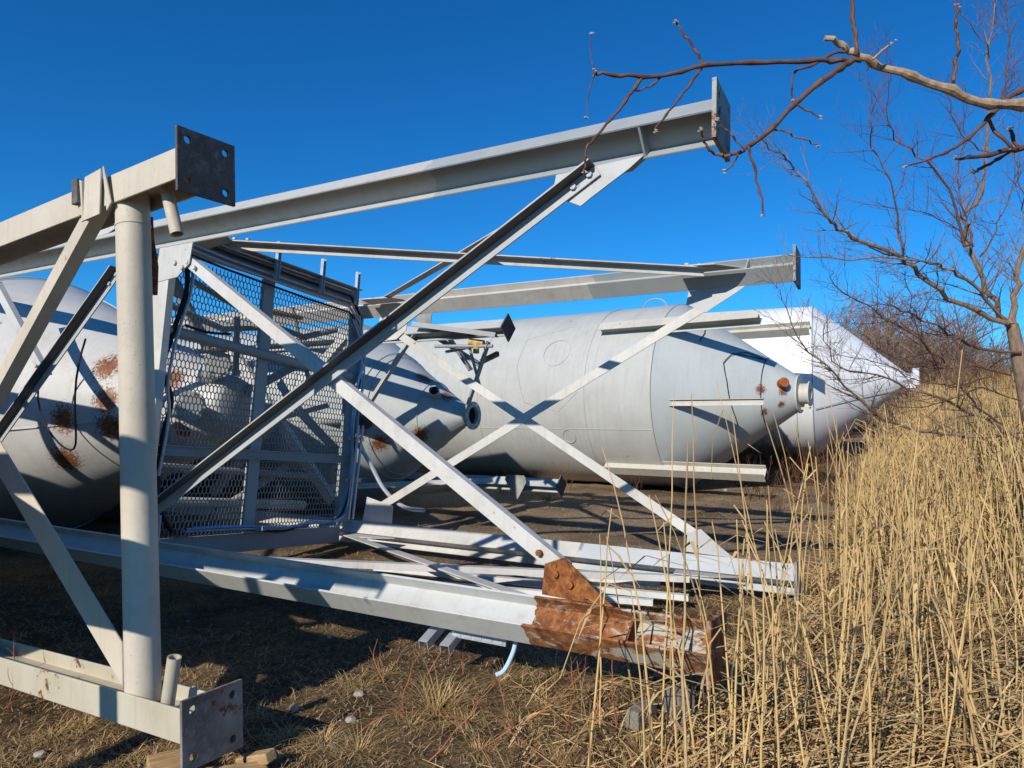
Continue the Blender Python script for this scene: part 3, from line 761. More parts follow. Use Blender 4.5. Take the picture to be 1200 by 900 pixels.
mb.tube([onC(-2.3 - 0.4 * k, math.radians(201)) for k in range(20)], 0.006, 5)
def ring_on(a0, ang0, r):
    mb.tube([onC(a0 + r * math.cos(k * math.pi / 18), ang0 + r * math.sin(k * math.pi / 18) / RC, 0.012) for k in range(37)], 0.008, 5, cap=False)
ring_on(-4.35, math.radians(152), 0.30); ring_on(-4.05, math.radians(206), 0.14)
q = [(-5.2, 140), (-4.2, 130), (-3.7, 140), (-3.75, 178), (-4.2, 190), (-5.0, 184), (-5.25, 160), (-5.2, 140)]
for i in range(7):
    mb.tube([onC(q[i][0] + (q[i + 1][0] - q[i][0]) * k / 8, math.radians(q[i][1] + (q[i + 1][1] - q[i][1]) * k / 8)) for k in range(9)], 0.005, 5)
mb.build('weld_seam', M_shellC2, drum)
for ang, a0, a1 in ((139, -3.45, -0.40), (-134, -3.45, -0.38), (45, -3.45, -0.20)):
    t = math.radians(ang); s_, t_ = 1.93 * math.cos(t), 1.93 * math.sin(t)
    mb = MB(); hbeam(mb, a0, a1, s_, t_, t, 0.21, 0.20)
    mb.build('leg_stub', M_stubC, C_, bevel=0.003)
mb = MB(); channel(mb, (-1.98, -1.60, -0.17), (-0.32, -1.60, -0.17), (0, 0, 1), (0, -1, 0), 0.115, 0.05); mb.build('side_bar', M_stubC, C_)
mb = MB(); flange(mb, -0.12, 0.36, 0.03, 0.15, 36); mb.tube([(-0.09, 0, 0), (0.06, 0, 0)], 0.19, 28); flange(mb, 0.06, 0.23, 0.025, 0.10, 32)
mb.tube([(0.05, 0, 0), (0.07, 0, 0)], 0.12, 20); mb.box((-0.0, 0.05, -0.27), (0.24, 0.06, 0.05)); mb.build('outlet_flange', M_stubC, C_)
mb = MB(); d = V((0.55, -0.75, 0.2)).normalized(); c = V((-0.32, -0.44, 0.17)); mb.tube([c, c + d * 0.14], 0.088, 24); mb.build('nozzle', M_rustcap, C_)
mb = MB()
mb.tube([V((-0.62, -0.0, 0)) + V((0, math.cos(t), math.sin(t))) * 0.70 for t in [math.radians(100 + 6 * k) for k in range(24)]], 0.008, 5)
def on_cone(a, ang, dr=.015):
    r = 0.25 - .715 * a + dr; return V((a, r * math.cos(ang), r * math.sin(ang)))
for c_ in ([(-.62, 118), (-.85, 128), (-1.10, 135), (-1.20, 150), (-1.12, 168), (-1.08, 185), (-1.02, 205), (-1.0, 220)], [(-.62, 118), (-.9, 122), (-1.14, 140)], [(-1.75, 100), (-1.6, 125), (-1.62, 140)]):
    pp_ = []
    for i_ in range(len(c_) - 1):
        for k_ in range(5): pp_.append(on_cone(c_[i_][0] + (c_[i_ + 1][0] - c_[i_][0]) * k_ / 5, math.radians(c_[i_][1] + (c_[i_ + 1][1] - c_[i_][1]) * k_ / 5)))
    mb.tube(pp_, 0.008, 5)
mb.build('guy_wire', M_black, C_)
mb = MB(); mb.tube([V((-2.9, -0.15, RC - 0.02)) + V((0.26 * math.cos(t), 0.05, 0.20 * math.sin(t))) for t in [math.pi * k / 14 for k in range(15)]], 0.016, 8); mb.build('lifting_lug', M_frame, C_)

# ================================================================== silo D : brilliant white, farthest
uD = V((0.906, -0.423, 0)); nD = V((0.423, 0.906, 0))
D_ = thing('silo', 'bright white silo farthest to the right, its steep cone reaching into the reeds', 'silo', M=frame(V((7.55, 17.4, 0.85 + CAMZ)), uD, nD))
mb = MB()
prof = [(1.98, 0.14), (1.96, 0.18)] + [(1.96 - 0.098 * k, 0.18 + 1.67 * k / 20) for k in range(1, 21)]
mb.lathe(prof, 96, 0.012, 11); mb.build('cone', M_shellD, D_, sharp=60)
mb = MB(); mb.lathe([(-0.003, 1.850), (-0.015, 1.862)] + [(-0.02 - 0.45 * k, 1.862) for k in range(25)], 96, 0.008, 13)
mb.add([(-10.82, 1.85 * math.cos(2 * math.pi * k / 48), 1.85 * math.sin(2 * math.pi * k / 48)) for k in range(48)], [tuple(range(48))])
mb.build('shell', M_shellD, D_, sharp=60)
mb = MB(); seam_ring(mb, -0.008, 1.866, 0.012); mb.tube([(0.05, -1.70, -0.70), (2.0, -0.22, -0.10)], 0.008, 5)
for a in (-0.35,): mb.tube([(a, 1.868 * math.cos(math.radians(x)), 1.868 * math.sin(math.radians(x))) for x in range(195, 245, 5)], 0.007, 5)
mb.build('weld_seam', M_frame, D_)
mb = MB(); mb.pipe((1.94, 0, 0), (2.12, 0, 0), 0.16, 0.015); mb.box((2.17, 0, 0.06), (0.14, 0.30, 0.40)); mb.box((2.05, -0.1, -0.16), (0.22, 0.12, 0.10)); mb.build('outlet_flange', M_galv, D_, bevel=0.01)

# ================================================================== loose things on the ground
def block(name, c, size, rz, mat, label, cat, group=None, tilt=(0, 0)):
    mb = MB(); Mx = Matrix.Rotation(rz, 3, 'Z') @ Matrix.Rotation(tilt[0], 3, 'X') @ Matrix.Rotation(tilt[1], 3, 'Y')
    mb.box((0, 0, 0), size)
    o = mb.build(name, mat, None, bevel=0.006)
    o.matrix_world = Matrix.Translation(c) @ Mx.to_4x4()
    return tag(o, label, cat, group)
def gp(px, py, dz=0.0):
    """point of the ground seen at photo pixel"""
    Y = 5.0
    for _ in range(30):
        p = pt(px, py, Y); g = gz(p.x, p.y)
        d = pt(px, py, 1.0); k = (CAMZ - g) / max(1e-3, CAMZ - d.z)
        Y = 0.5 * Y + 0.5 * k
    p = pt(px, py, Y); return V((p.x, p.y, gz(p.x, p.y) + dz))
fb = MB_ @ V((AE - 0.12, -SH, -TH))
gF = gz(fb.x, fb.y)
block('wood_block', V((fb.x - 0.02, fb.y + .16, gF + 0.08)), (0.10, 0.12, 0.20), 0.4, M_woodg, 'grey weathered wood block propping the rusty leg end', 'wood block')
block('wood_block', V((fb.x - 0.20, fb.y + .20, gF + 0.04)), (0.20, 0.07, 0.09), 0.9, M_woodg, 'small grey wood offcut lying left of the block under the rusty leg', 'wood block')
MA = A.matrix_world
pa = MA @ V((-0.10, 0, -1.40))
ga = gz(pa.x, pa.y)
block('wood_block', V((pa.x - 0.10, pa.y - 0.05, ga + 0.025)), (0.18, 0.24, 0.15), 0.55, M_wood, 'thick cut wood block under the left side of the beige foot plate', 'wood block')
block('wood_plank', V((pa.x + 0.16, pa.y - 0.03, ga + 0.03)), (0.30, 0.09, 0.05), 0.5, M_wood, 'short split wood plank lying in front of the beige foot plate', 'wood plank', tilt=(0.15, 0.12))
block('wood_plank', V((pa.x + 0.22, pa.y + 0.10, ga + 0.04)), (0.22, 0.06, 0.05), -0.5, M_wood, 'narrow splintered wood plank leaning at the right of the beige foot plate', 'wood plank', tilt=(0.1, -0.35))

STR = [((-1.30, 0.20), (-4.7, -0.55), .075, 'long white strip lying nearest the lower front leg on the ground'),
       ((-1.75, 0.62), (-5.0, -0.10), .06, 'long white strip lying second from the lower front leg'),
       ((-1.55, 0.90), (-4.4, 0.45), .06, 'white strip lying third from the lower front leg'),
       ((-1.85, 1.12), (-3.9, 0.80), .05, 'short white strip lying closest to the lower rear leg'),
       ((-2.75, -0.15), (-3.6, -0.35), .08, 'short bright white strip lying alone between the leg and the blue hose')]
for i, (p, q, wd, lab) in enumerate(STR):
    P, Q = MB_ @ V((p[0], p[1], -1.5)), MB_ @ V((q[0], q[1], -1.5))
    P.z, Q.z = gz(P.x, P.y) + 0.10 + .02 * i, gz(Q.x, Q.y) + 0.10 + .015 * i
    mb = MB(); angle_bar(mb, P, Q, (0, 0, 1), wd, 0.045, 0.006, 1, -1)
    tag(mb.build('metal_strip', M_strip, None), lab, 'metal strip', 'loose white strips under the white silo')
mb = MB()
P = [MB_ @ V((a, s, -1.5)) for a, s in ((-4.6, -0.45), (-4.0, -0.38), (-3.5, -0.22), (-3.1, -0.05), (-2.9, -0.10), (-2.8, -0.22))]
P = [V((p.x, p.y, gz(p.x, p.y) + 0.13 + 0.03 * math.sin(i * 1.7))) for i, p in enumerate(P)]
mb.tube(P, 0.017, 8); tag(mb.build('hose', M_blue, None), 'light blue plastic hose lying on the white strips', 'hose')

# ================================================================== vegetation helpers
def meander(p, q, n, amp, rnd):
    p, q = V(p), V(q); out = []
    for i in range(n + 1):
        t = i / n; e = amp * (q - p).length * math.sin(math.pi * t)
        out.append(p.lerp(q, t) + V((rnd.uniform(-e, e), rnd.uniform(-e, e), rnd.uniform(-e, e))))
    return out
def twig_tree(mb, path, r0, r1, rnd, depth, up=0.5, dens=7.0, ln=0.45, seg=5, minr=0.0012):
    """tapered limb along path with side twigs"""
    n = len(path)
    rad = [r0 + (r1 - r0) * i / (n - 1) for i in range(n)]
    mb.tube(path, rad, 8 if r0 > 0.02 else (6 if r0 > 0.006 else 4), cap=True)
    if depth <= 0: return
    total = sum((path[i + 1] - path[i]).length for i in range(n - 1))
    m = max(1, int(total * dens))
    for k in range(m):
        t = 0.12 + 0.86 * (k + rnd.random()) / m
        i = min(n - 2, int(t * (n - 1))); f = t * (n - 1) - i
        p = path[i].lerp(path[i + 1], f); r = rad[i] + (rad[i + 1] - rad[i]) * f
        d = (path[i + 1] - path[i]).normalized()
        side = V((rnd.gauss(0, 1), rnd.gauss(0, 1), rnd.gauss(0, 0.7))); side = (side - d * side.dot(d)).normalized()
        dirn = (d * rnd.uniform(0.5, 1.0) + side * rnd.uniform(0.5, 1.0) + V((0, 0, up * rnd.uniform(0.2, 1)))).normalized()
        l_ = ln * rnd.uniform(0.35, 1.25) * (1.1 - 0.5 * t)
        pts = [p]; cur = dirn
        for j in range(4):
            cur = (cur + V((rnd.gauss(0, .17), rnd.gauss(0, .17), rnd.gauss(0, .14) + up * 0.10))).normalized()
            pts.append(pts[-1] + cur * l_ / 4)
        rr = max(minr, min(r * 0.55, 0.0042 * (l_ / 0.3)))
        twig_tree(mb, pts, rr, minr * 0.8, rnd, depth - 1, up, dens * 1.2, ln * 0.42, seg, minr)

# ---------------------------------------------------------------- bare tree on the right
Z0 = 6.2
def limb_path(px, z0, z1):
    n = len(px)
    return [pt(x, y, z0 + (z1 - z0) * i / (n - 1)) for i, (x, y) in enumerate(px)]
def dense(path, n=3):
    out = []
    for i in range(len(path) - 1):
        p0, p1, p2, p3 = path[max(i - 1, 0)], path[i], path[i + 1], path[min(i + 2, len(path) - 1)]
        for k in range(n):
            t = k / n
            out.append(0.5 * ((2 * p1) + (p2 - p0) * t + (2 * p0 - 5 * p1 + 4 * p2 - p3) * t * t + (3 * p1 - p0 - 3 * p2 + p3) * t ** 3))
    out.append(path[-1]); return out
rt = random.Random(11)
base = pt(1226, 640, Z0); base.z = gz(base.x, base.y) - 0.05
T = thing('bare_tree', 'leafless young tree with grey trunk and thin red brown twigs rising from the reeds', 'tree', loc=(base.x, base.y, base.z + .05))
def treepart(name, mb, mat, parent):
    o = mb.build(name, mat, parent); 
    o.matrix_parent_inverse = Matrix.Translation(-V(parent.location)); return o
mb = MB(); tp = dense([base, pt(1215, 545, Z0), pt(1203, 470, Z0), pt(1192, 410, Z0), pt(1186, 380, Z0)])
mb.tube(tp, [0.075 - 0.027 * i / (len(tp) - 1) for i in range(len(tp))], 14); treepart('trunk', mb, M_bark, T)
LIMBS = [
    ([(1186, 384), (1150, 365), (1100, 340), (1067, 313), (1047, 298), (1000, 278), (977, 263), (967, 250), (933, 197), (917, 183), (900, 168), (884, 160)], 6.2, 5.2, .036, .004),
    ([(1184, 380), (1172, 363), (1153, 327), (1140, 290), (1133, 252), (1150, 227), (1158, 150), (1160, 67), (1163, 20), (1166, -40)], 6.2, 6.4, .042, .006),
    ([(1184, 380), (1163, 357), (1140, 333), (1113, 317), (1093, 308), (1027, 303), (943, 302), (915, 300)], 6.2, 5.6, .030, .003),
    ([(1188, 382), (1190, 345), (1196, 310), (1204, 255), (1216, 180)], 6.2, 6.5, .046, .022),
    ([(1059, 306), (1056, 290), (1047, 233), (1027, 183), (1020, 150), (1023, 117), (1017, 83), (1020, 60)], 5.85, 5.5, .014, .003),
    ([(1136, 268), (1132, 290), (1113, 223), (1083, 193), (1057, 167), (1043, 143), (1040, 97), (1043, 70)], 6.25, 5.8, .020, .003),
    ([(1190, 415), (1133, 403), (1107, 387), (1073, 370), (1060, 363), (1040, 357), (1005, 360)], 6.2, 5.6, .022, .003),
    ([(1208, 505), (1165, 512), (1133, 512), (1093, 507), (1057, 500), (1023, 483), (990, 453), (960, 420), (933, 397), (917, 350), (912, 330)], 6.2, 5.0, .028, .003),
    ([(1208, 520), (1150, 490), (1107, 470), (1067, 457), (1030, 438), (983, 432), (967, 397), (962, 373)], 6.2, 5.2, .024, .003),
    ([(1180, 500), (1147, 477), (1117, 450), (1087, 410), (1073, 377), (1063, 337), (1060, 318)], 6.1, 5.5, .016, .003),
    ([(1107, 425), (1080, 400), (1017, 360), (980, 333), (972, 318)], 5.9, 5.3, .012, .003),
    ([(1133, 262), (1124, 240), (1126, 190), (1130, 150), (1131, 110)], 6.3, 6.2, .012, .003),
    ([(1150, 300), (1168, 270), (1183, 232), (1196, 190)], 6.3, 6.5, .014, .004),
    ([(1160, 440), (1120, 452), (1075, 445), (1040, 428), (1000, 418), (965, 408)], 6.2, 5.6, .010, .003),
    ([(1196, 330), (1180, 310), (1165, 290)], 6.3, 6.5, .010, .003),
    ([(1160, 70), (1150, 45), (1128, 20), (1120, -20)], 6.4, 6.2, .010, .003),
    ([(1163, 30), (1180, 0), (1190, -40)], 6.4, 6.5, .009, .003),
    ([(1155, 180), (1130, 160), (1112, 120), (1108, 90)], 6.3, 6.0, .010, .003),
    ([(1204, 255), (1190, 215), (1192, 160), (1205, 110)], 6.5, 6.5, .012, .003),
    ([(1140, 290), (1110, 262), (1085, 250), (1060, 245)], 6.3, 6.0, .010, .003),
    ([(1185, 440), (1140, 430), (1095, 432), (1050, 420), (1010, 395)], 6.2, 5.7, .012, .003),
    ([(1190, 470), (1150, 455), (1110, 470), (1070, 478), (1030, 470)], 6.1, 5.6, .012, .003),
    ([(1158, 140), (1176, 110), (1182, 60), (1176, 10), (1180, -30)], 6.4, 6.5, .016, .004),
]
for px, z0, z1, r0, r1 in LIMBS:
    mb = MB(); p = dense(limb_path(px, z0, z1))
    p = [q + V((rt.gauss(0, .006), rt.gauss(0, .03), rt.gauss(0, .006))) for q in p]
    twig_tree(mb, p, r0 * .66, r1 * .6, rt, 2, 0.5, 15.5, 0.48, minr=.0010)
    treepart('limb', mb, M_bark if r0 > 0.023 else M_twig, T)
# ---------------------------------------------------------------- near tree at the top right, its trunk outside the frame
r3 = random.Random(5)
N_ = 2.0
tb = V((3.5, 2.2, gz(3.5, 2.2)))
T2 = thing('bare_tree', 'near leafless tree whose thick tan branch reaches in at the top right', 'tree', loc=tb)
mb = MB(); mb.tube(dense([tb - V((0, 0, .05)), tb + V((-.05, 0, 1.0)), tb + V((-.1, .05, 2.2)), tb + V((0, .1, 3.6))]), [.13 - .06 * i / 9 for i in range(10)], 14); treepart('trunk', mb, M_bark, T2)
def lim(px, z, r0, r1, mat, knob=True, z1=None):
    mb = MB(); pp = limb_path(px, z, z1 or z)
    p = dense(pp, 4)
    p = [q + V((r3.gauss(0, .0012), r3.gauss(0, .004), r3.gauss(0, .0012))) for q in p]
    n = len(p); rad = [(r0 + (r1 - r0) * i / (n - 1)) * (1.0 + 0.10 * r3.random()) for i in range(n)]
    if knob:
        for k in range(4, n - 1, 4): rad[k] *= 1.35
    mb.tube(p, rad, 10 if r0 > .006 else 7)
    return treepart('limb', mb, mat, T2), p[-1]
far = [(1200 + (3.40 / 2.1 * F + 600 - 1200), 40)]
lim([(1905, 60), (1500, 116), (1330, 122), (1200, 121), (1160, 122), (1113, 107), (1067, 90), (1023, 73), (1000, 62), (985, 52), (967, 43)], 2.1, .0165, .0070, M_limb, z1=1.95)
b_ = []
def nb(*a, **k): b_.append(lim(*a, **k)[1])
nb([(1008, 70), (975, 71), (947, 72), (880, 73), (827, 77), (800, 83), (754, 90), (720, 88), (697, 86)], 1.95, .0065, .0042, M_twig, z1=1.85)
nb([(1004, 62), (1002, 40), (1000, 20), (996, -30)], 1.95, .0060, .0045, M_twig)
nb([(1000, 70), (985, 80), (960, 97), (930, 123), (905, 150), (880, 170), (862, 180), (845, 182), (832, 175), (825, 163), (821, 152)], 1.95, .0085, .0022, M_twig, z1=1.8)
nb([(823, 77), (815, 60), (803, 42), (792, 26)], 1.90, .0042, .0028, M_twig)
nb([(754, 90), (745, 102), (733, 118), (715, 140), (697, 163), (688, 171), (686, 185), (684, 202)], 1.88, .0048, .0022, M_twig)
nb([(776, 87), (765, 100), (748, 107)], 1.89, .003, .002, M_twig)
nb([(822, 79), (810, 97), (797, 115), (780, 135), (768, 152)], 1.90, .0040, .0022, M_twig)
nb([(697, 86), (693, 70), (692, 42)], 1.85, .0022, .0010, M_twig, False)
nb([(697, 87), (690, 110), (687, 138)], 1.85, .0022, .0008, M_twig, False)
nb([(876, 172), (884, 195), (892, 225), (895, 254)], 1.85, .0034, .0026, M_twig)
nb([(874, 176), (858, 160), (847, 148), (838, 142)], 1.84, .0026, .0016, M_twig)
nb([(865, 181), (858, 193), (850, 200)], 1.84, .0026, .0022, M_twig)
nb([(1118, 102), (1117, 92), (1121, 72), (1123, 50), (1119, 28), (1121, 6)], 2.03, .0058, .0032, M_twig)
nb([(1023, 69), (1033, 60), (1047, 50)], 1.96, .0036, .0024, M_limb)
nb([(992, 60), (970, 66), (950, 78), (932, 84), (927, 105), (929, 118)], 1.95, .0040, .0022, M_twig)
nb([(1122, 104), (1135, 113), (1145, 118), (1160, 119)], 2.05, .0060, .0045, M_twig)
nb([(1230, 92), (1195, 106), (1175, 120), (1158, 138), (1135, 162), (1110, 178), (1088, 187), (1060, 196)], 2.15, .0085, .0022, M_twig, z1=2.0)
nb([(1290, 168), (1230, 172), (1190, 174), (1160, 181), (1135, 185), (1120, 186)], 2.2, .012, .003, M_twig, z1=2.1)
nb([(1190, 174), (1170, 186), (1150, 197), (1142, 202)], 2.18, .006, .003, M_twig)
nb([(1158, 140), (1170, 158), (1186, 174)], 2.1, .005, .005, M_twig)
nb([(1192, 173), (1186, 160), (1184, 149)], 2.15, .005, .005, M_twig)
nb([(930, 122), (945, 128), (962, 138)], 1.9, .0025, .002, M_twig)
nb([(904, 151), (925, 157), (942, 164), (960, 171)], 1.9, .0025, .002, M_twig)
mb = MB()
for e in b_:
    for q in range(3): mb.lathe([(0, 0), (.002, .0024), (.006, .0022), (.011, 0.0)], 6); base_i = len(mb.v) - 24; d = V((r3.gauss(0, 1), r3.gauss(0, 1), r3.gauss(0, 1))) * .004; mb.v[base_i:] = [tuple(e + d + V(v) - V((.005, 0, 0))) for v in mb.v[base_i:]]
o = treepart('bud_cluster', mb, M_bud, T2); o['kind'] = 'stuff'

# ---------------------------------------------------------------- thicket of bare shrubs far behind
def shrub_mesh(seed):
    r = random.Random(seed); mb = MB()
    def grow(p, d, l_, rad, dep):
        pts = [p]; cur = d
        for j in range(3):
            cur = (cur + V((r.gauss(0, .16), r.gauss(0, .16), r.gauss(.03, .12)))).normalized()
            pts.append(pts[-1] + cur * l_ / 3)
        mb.tube(pts, [rad, rad * .85, rad * .7, rad * .5], 3, cap=False)
        if dep == 0: return
        for k in range(4 if dep > 1 else 5):
            t = r.uniform(.35, 1.0); i = min(2, int(t * 3)); q = pts[i].lerp(pts[i + 1], t * 3 - i)
            s = V((r.gauss(0, 1), r.gauss(0, 1), r.gauss(.2, .6))).normalized()
            grow(q, (cur * .8 + s * .75).normalized(), l_ * r.uniform(.45, .72), max(.006, rad * .5), dep - 1)
    for k in range(8):
        a = r.uniform(0, 6.28)
        grow(V((r.gauss(0, .3), r.gauss(0, .3), 0)), V((math.cos(a) * .45, math.sin(a) * .45, 1)).normalized(), r.uniform(1.5, 2.3), .035, 3)
    return mb
protos = [shrub_mesh(100 + k).build('bare_shrub', M_thick, None) for k in range(3)]
spots = []
rs = random.Random(3)
for k in range(44):
    y = 24 + 14 * rs.random(); px = 955 + 330 * (k + rs.random()) / 44
    spots.append((px, y))
for k, (px, y) in enumerate(spots):
    o = protos[k] if k < 3 else protos[k % 3].copy()
    if k >= 3: COL.objects.link(o)
    p = pt(px, 480, y); g = gz(p.x, p.y)
    prof = 1.0 - 0.42 * smooth(1040, 1180, px) - 0.28 * smooth(1010, 955, px)
    s = (1.55 * prof * y / 28) * rs.uniform(.85, 1.15)
    o.location = (p.x, p.y, g - .05); o.rotation_euler = (0, 0, rs.uniform(0, 6.28)); o.scale = (s * 1.1, s * 1.1, s)
    tag(o, 'bare brown shrub in the thicket behind the white cone', 'shrub', 'bare shrubs in the thicket behind the reeds')

# ---------------------------------------------------------------- reeds
def reed_mesh(mb, base, h, lean, az, r0, r, seg=4, bend=0.0, plume=0.0, leaf=0, sides=4):
    pts = []
    dx, dy = math.cos(az), math.sin(az)
    for i in range(seg + 1):
        t = i / seg
        o = lean * t + bend * t * t
        pts.append(V((base[0] + dx * o * h + r.gauss(0, .004), base[1] + dy * o * h + r.gauss(0, .004), base[2] + h * t * (1 - 0.25 * abs(o) * t))))
    mb.tube(pts, [r0 * (1 - 0.6 * i / seg) for i in range(seg + 1)], sides, cap=False)
    for k in range(leaf):
        t = r.uniform(.25, .9); i = min(seg - 1, int(t * seg)); p = pts[i].lerp(pts[i + 1], t * seg - i)
        a2 = r.uniform(0, 6.28); L_ = r.uniform(.12, .36); d = V((math.cos(a2), math.sin(a2), r.uniform(-.3, .9))).normalized()
        e = V((-math.sin(a2), math.cos(a2), 0)) * r0 * r.uniform(.8, 1.4)
        q = p + d * L_ * .55; z = q + V((d.x * L_ * .45, d.y * L_ * .45, -L_ * r.uniform(.05, .35)))
        mb.add([p - e * .5, p + e * .5, q + e, q - e, z], [(0, 1, 2, 3), (3, 2, 4)])
    return pts
def plume_mesh(mb, p, d, r, size):
    for k in range(26):
        t = r.random(); a = r.uniform(0, 6.28); s = V((math.cos(a), math.sin(a), 0))
        b0 = p + d * size * t * .9
        tip = b0 + (d * .8 + s * .55 + V((0, 0, -.2))) * size * (.42 * (1 - .6 * t)) * r.uniform(.5, 1.1)
        e = s.cross(V((0, 0, 1))) * .004 + V((0, 0, .003))
        mb.add([b0 - e, b0 + e, tip], [(0, 1, 2)])
def edge(y):   # left limit of the reed bed
    return 0.98 + 0.66 * (y - 3) if y < 6 else 2.96 + 0.54 * (y - 6) + 0.35 * noise.noise(V((y * .6, 2.2, 0)))
rr = random.Random(21)
PN = 24
rp = []
for k in range(PN):
    mb = MB(); h = [1.15, 1.45, 1.7, 0.85, 1.3, 0.5][k % 6] * rr.uniform(.9, 1.1)
    pts = reed_mesh(mb, (0, 0, 0), h, abs(rr.gauss(0, .09)), 0, rr.uniform(.0048, .0068), rr, 7, rr.choice([0, .05, .12, .28]) * rr.uniform(.4, 1), leaf=rr.choice([1, 2, 3, 5]), sides=6)
    if k % 8 == 5:   # snapped top hanging over
        mb.tube([pts[-1], pts[-1] + V((.10, .02, .03)), pts[-1] + V((.22, .05, -.12)), pts[-1] + V((.30, .05, -.34))], [.003, .003, .0026, .0016], 5)
    me = mb.build('reed', (M_reed, M_reed3, M_reed, M_reed2)[k % 4], None)
    rp.append(me)
# three hundred nearest reeds, each an object of its own
cand = []
near_px = [(700, 3.6), (762, 3.3), (770, 3.15), (778, 3.2), (790, 3.1), (800, 3.3), (812, 3.15), (822, 3.5), (835, 3.0), (842, 3.3), (855, 3.25), (878, 3.6), (885, 3.4), (893, 3.5), (900, 3.9), (745, 3.7), (688, 3.2), (868, 4.2), (925, 3.3), (940, 3.6), (910, 4.2), (755, 3.05)]
for px, y in near_px:
    cand.append(((px - 600) / F * y, y))
while len(cand) < 300:
    t = rr.random() ** 1.1; y = 2.6 + 5.6 * t
    x = edge(y) - 0.1 + abs(rr.gauss(0, 0.6)) * (.6 + .4 * y)
    if noise.noise(V((x * 2.4, y * 2.4, 3.3))) < rr.uniform(-.5, .25) or rr.random() > smooth(2.0, 5.5, y) + .35: continue
    if x / y > 0.80 or x < edge(y) - .3: continue
    cand.append((x + rr.gauss(0, .05), y))
for k, (x, y) in enumerate(cand):
    o = rp[k] if k < PN else rp[rr.randrange(PN)].copy()
    if k >= PN: COL.objects.link(o)
    o.location = (x, y, gz(x, y) - .02); o.rotation_euler = (rr.gauss(0, .05), rr.gauss(0, .05), rr.uniform(0, 6.28)); s = rr.uniform(.78, 1.12); o.scale = (1, 1, s)
    tag(o, 'dry straw coloured reed stalk standing at the near edge of the reed bed', 'reed', 'reed stalks at the near edge')
# the bed behind them
mb, mb2, mb3, mp_ = MB(), MB(), MB(), MB()
n = 0
while n < 10500:
    y = 5.6 + 17 * rr.random() ** 1.15
    x = edge(y) - .3 + (0.85 * y - edge(y) + .3) * rr.random() ** 1.05
    if y > 13 and x < 0.40 * y + 1.5: continue
    if 15.0 < y < 20.2 and x < 10.2 + (y - 16.5) * -.42 : continue
    dens = (0.12 + 0.88 * smooth(5.5, 9.5, y)) * (0.45 + 0.55 * smooth(-.25, .2, noise.noise(V((x * .9, y * .9, 2.2))))) * (0.25 + 0.75 * smooth(0, 1.6, x - edge(y) + .5 * noise.noise(V((x * 1.3, y * 1.3, 7)))))
    if rr.random() > dens: continue
    n += 1
    h = rr.uniform(1.15, 1.95) * (1 + .12 * noise.noise(V((x * .5, y * .5, 1)))) * (0.62 + 0.38 * smooth(0.0, 1.4, x - edge(y))) * (1 + 0.12 * smooth(.62, .8, x / y) * smooth(7, 12, y))
    if rr.random() < .25: h *= rr.uniform(.35, .8)
    q_ = rr.random(); m_ = mb if q_ < .52 else (mb2 if q_ < .80 else mb3)
    tilt = abs(rr.gauss(0, .085)) if rr.random() > .06 else rr.uniform(.3, .9)
    pts = reed_mesh(m_, (x, y, gz(x, y) - .02), h, tilt, rr.uniform(0, 6.28), rr.uniform(.0050, .0082), rr, 3 if y > 9 else 4, rr.uniform(-.06, .12), leaf=rr.choice([0, 1, 2, 3]), sides=3)
    if h > 1.75 and rr.random() < .40 * smooth(8, 13, y): plume_mesh(mp_, pts[-1] - V((0, 0, .05)), (pts[-1] - pts[-2]).normalized(), rr, rr.uniform(.22, .40))
for nm, m_, mt, lab in (('reed_bed', mb, M_reed, 'dense bed of tall dry straw coloured reeds on the right'), ('reed_undergrowth', mb2, M_reed2, 'darker weathered reeds mixed into the bed on the right'), ('reed_stand', mb3, M_reed3, 'greyish weathered reeds mixed into the bed on the right'), ('reed_plumes', mp_, M_plume, 'brown feathery seed heads above the reed bed')):
    o = raw(nm, m_.v, m_.f, mt); tag(o, lab, 'reeds', kind='stuff')
# fallen stalks and litter under the reeds
mb, mb2 = MB(), MB()
for k in range(9000):
    y = 2.3 + 7.5 * rr.random() ** 1.25; x = edge(y) - 0.55 + abs(rr.gauss(0, .8)) * (.5 + .3 * y)
    if y < 4.5 and rr.random() < .25: x = rr.uniform(-.05, 2.4) * y / 3.0
    l_ = rr.uniform(.05, .22) if rr.random() < .7 else rr.uniform(.2, .7); a = rr.gauss(.6, 1.1); tz = rr.gauss(.04, .10)
    g = gz(x, y) + abs(rr.gauss(0, .035))
    p = V((x, y, g)); q = p + V((math.cos(a) * l_, math.sin(a) * l_, tz * l_ * 3)); q.z = max(q.z, gz(q.x, q.y) + .004)
    m = p.lerp(q, .5) + V((rr.gauss(0, .012), rr.gauss(0, .012), rr.uniform(0, .03)))
    (mb if rr.random() < .5 else mb2).tube([p, m, q], [rr.uniform(.0018, .0046)] * 2 + [.0014], 3, cap=False)
tag(raw('reed_litter', mb.v, mb.f, M_litter), 'broken brown stalks lying under the reeds', 'litter', kind='stuff')
tag(raw('straw_litter', mb2.v, mb2.f, M_reed3), 'broken pale straw lying under the reeds', 'litter', kind='stuff')

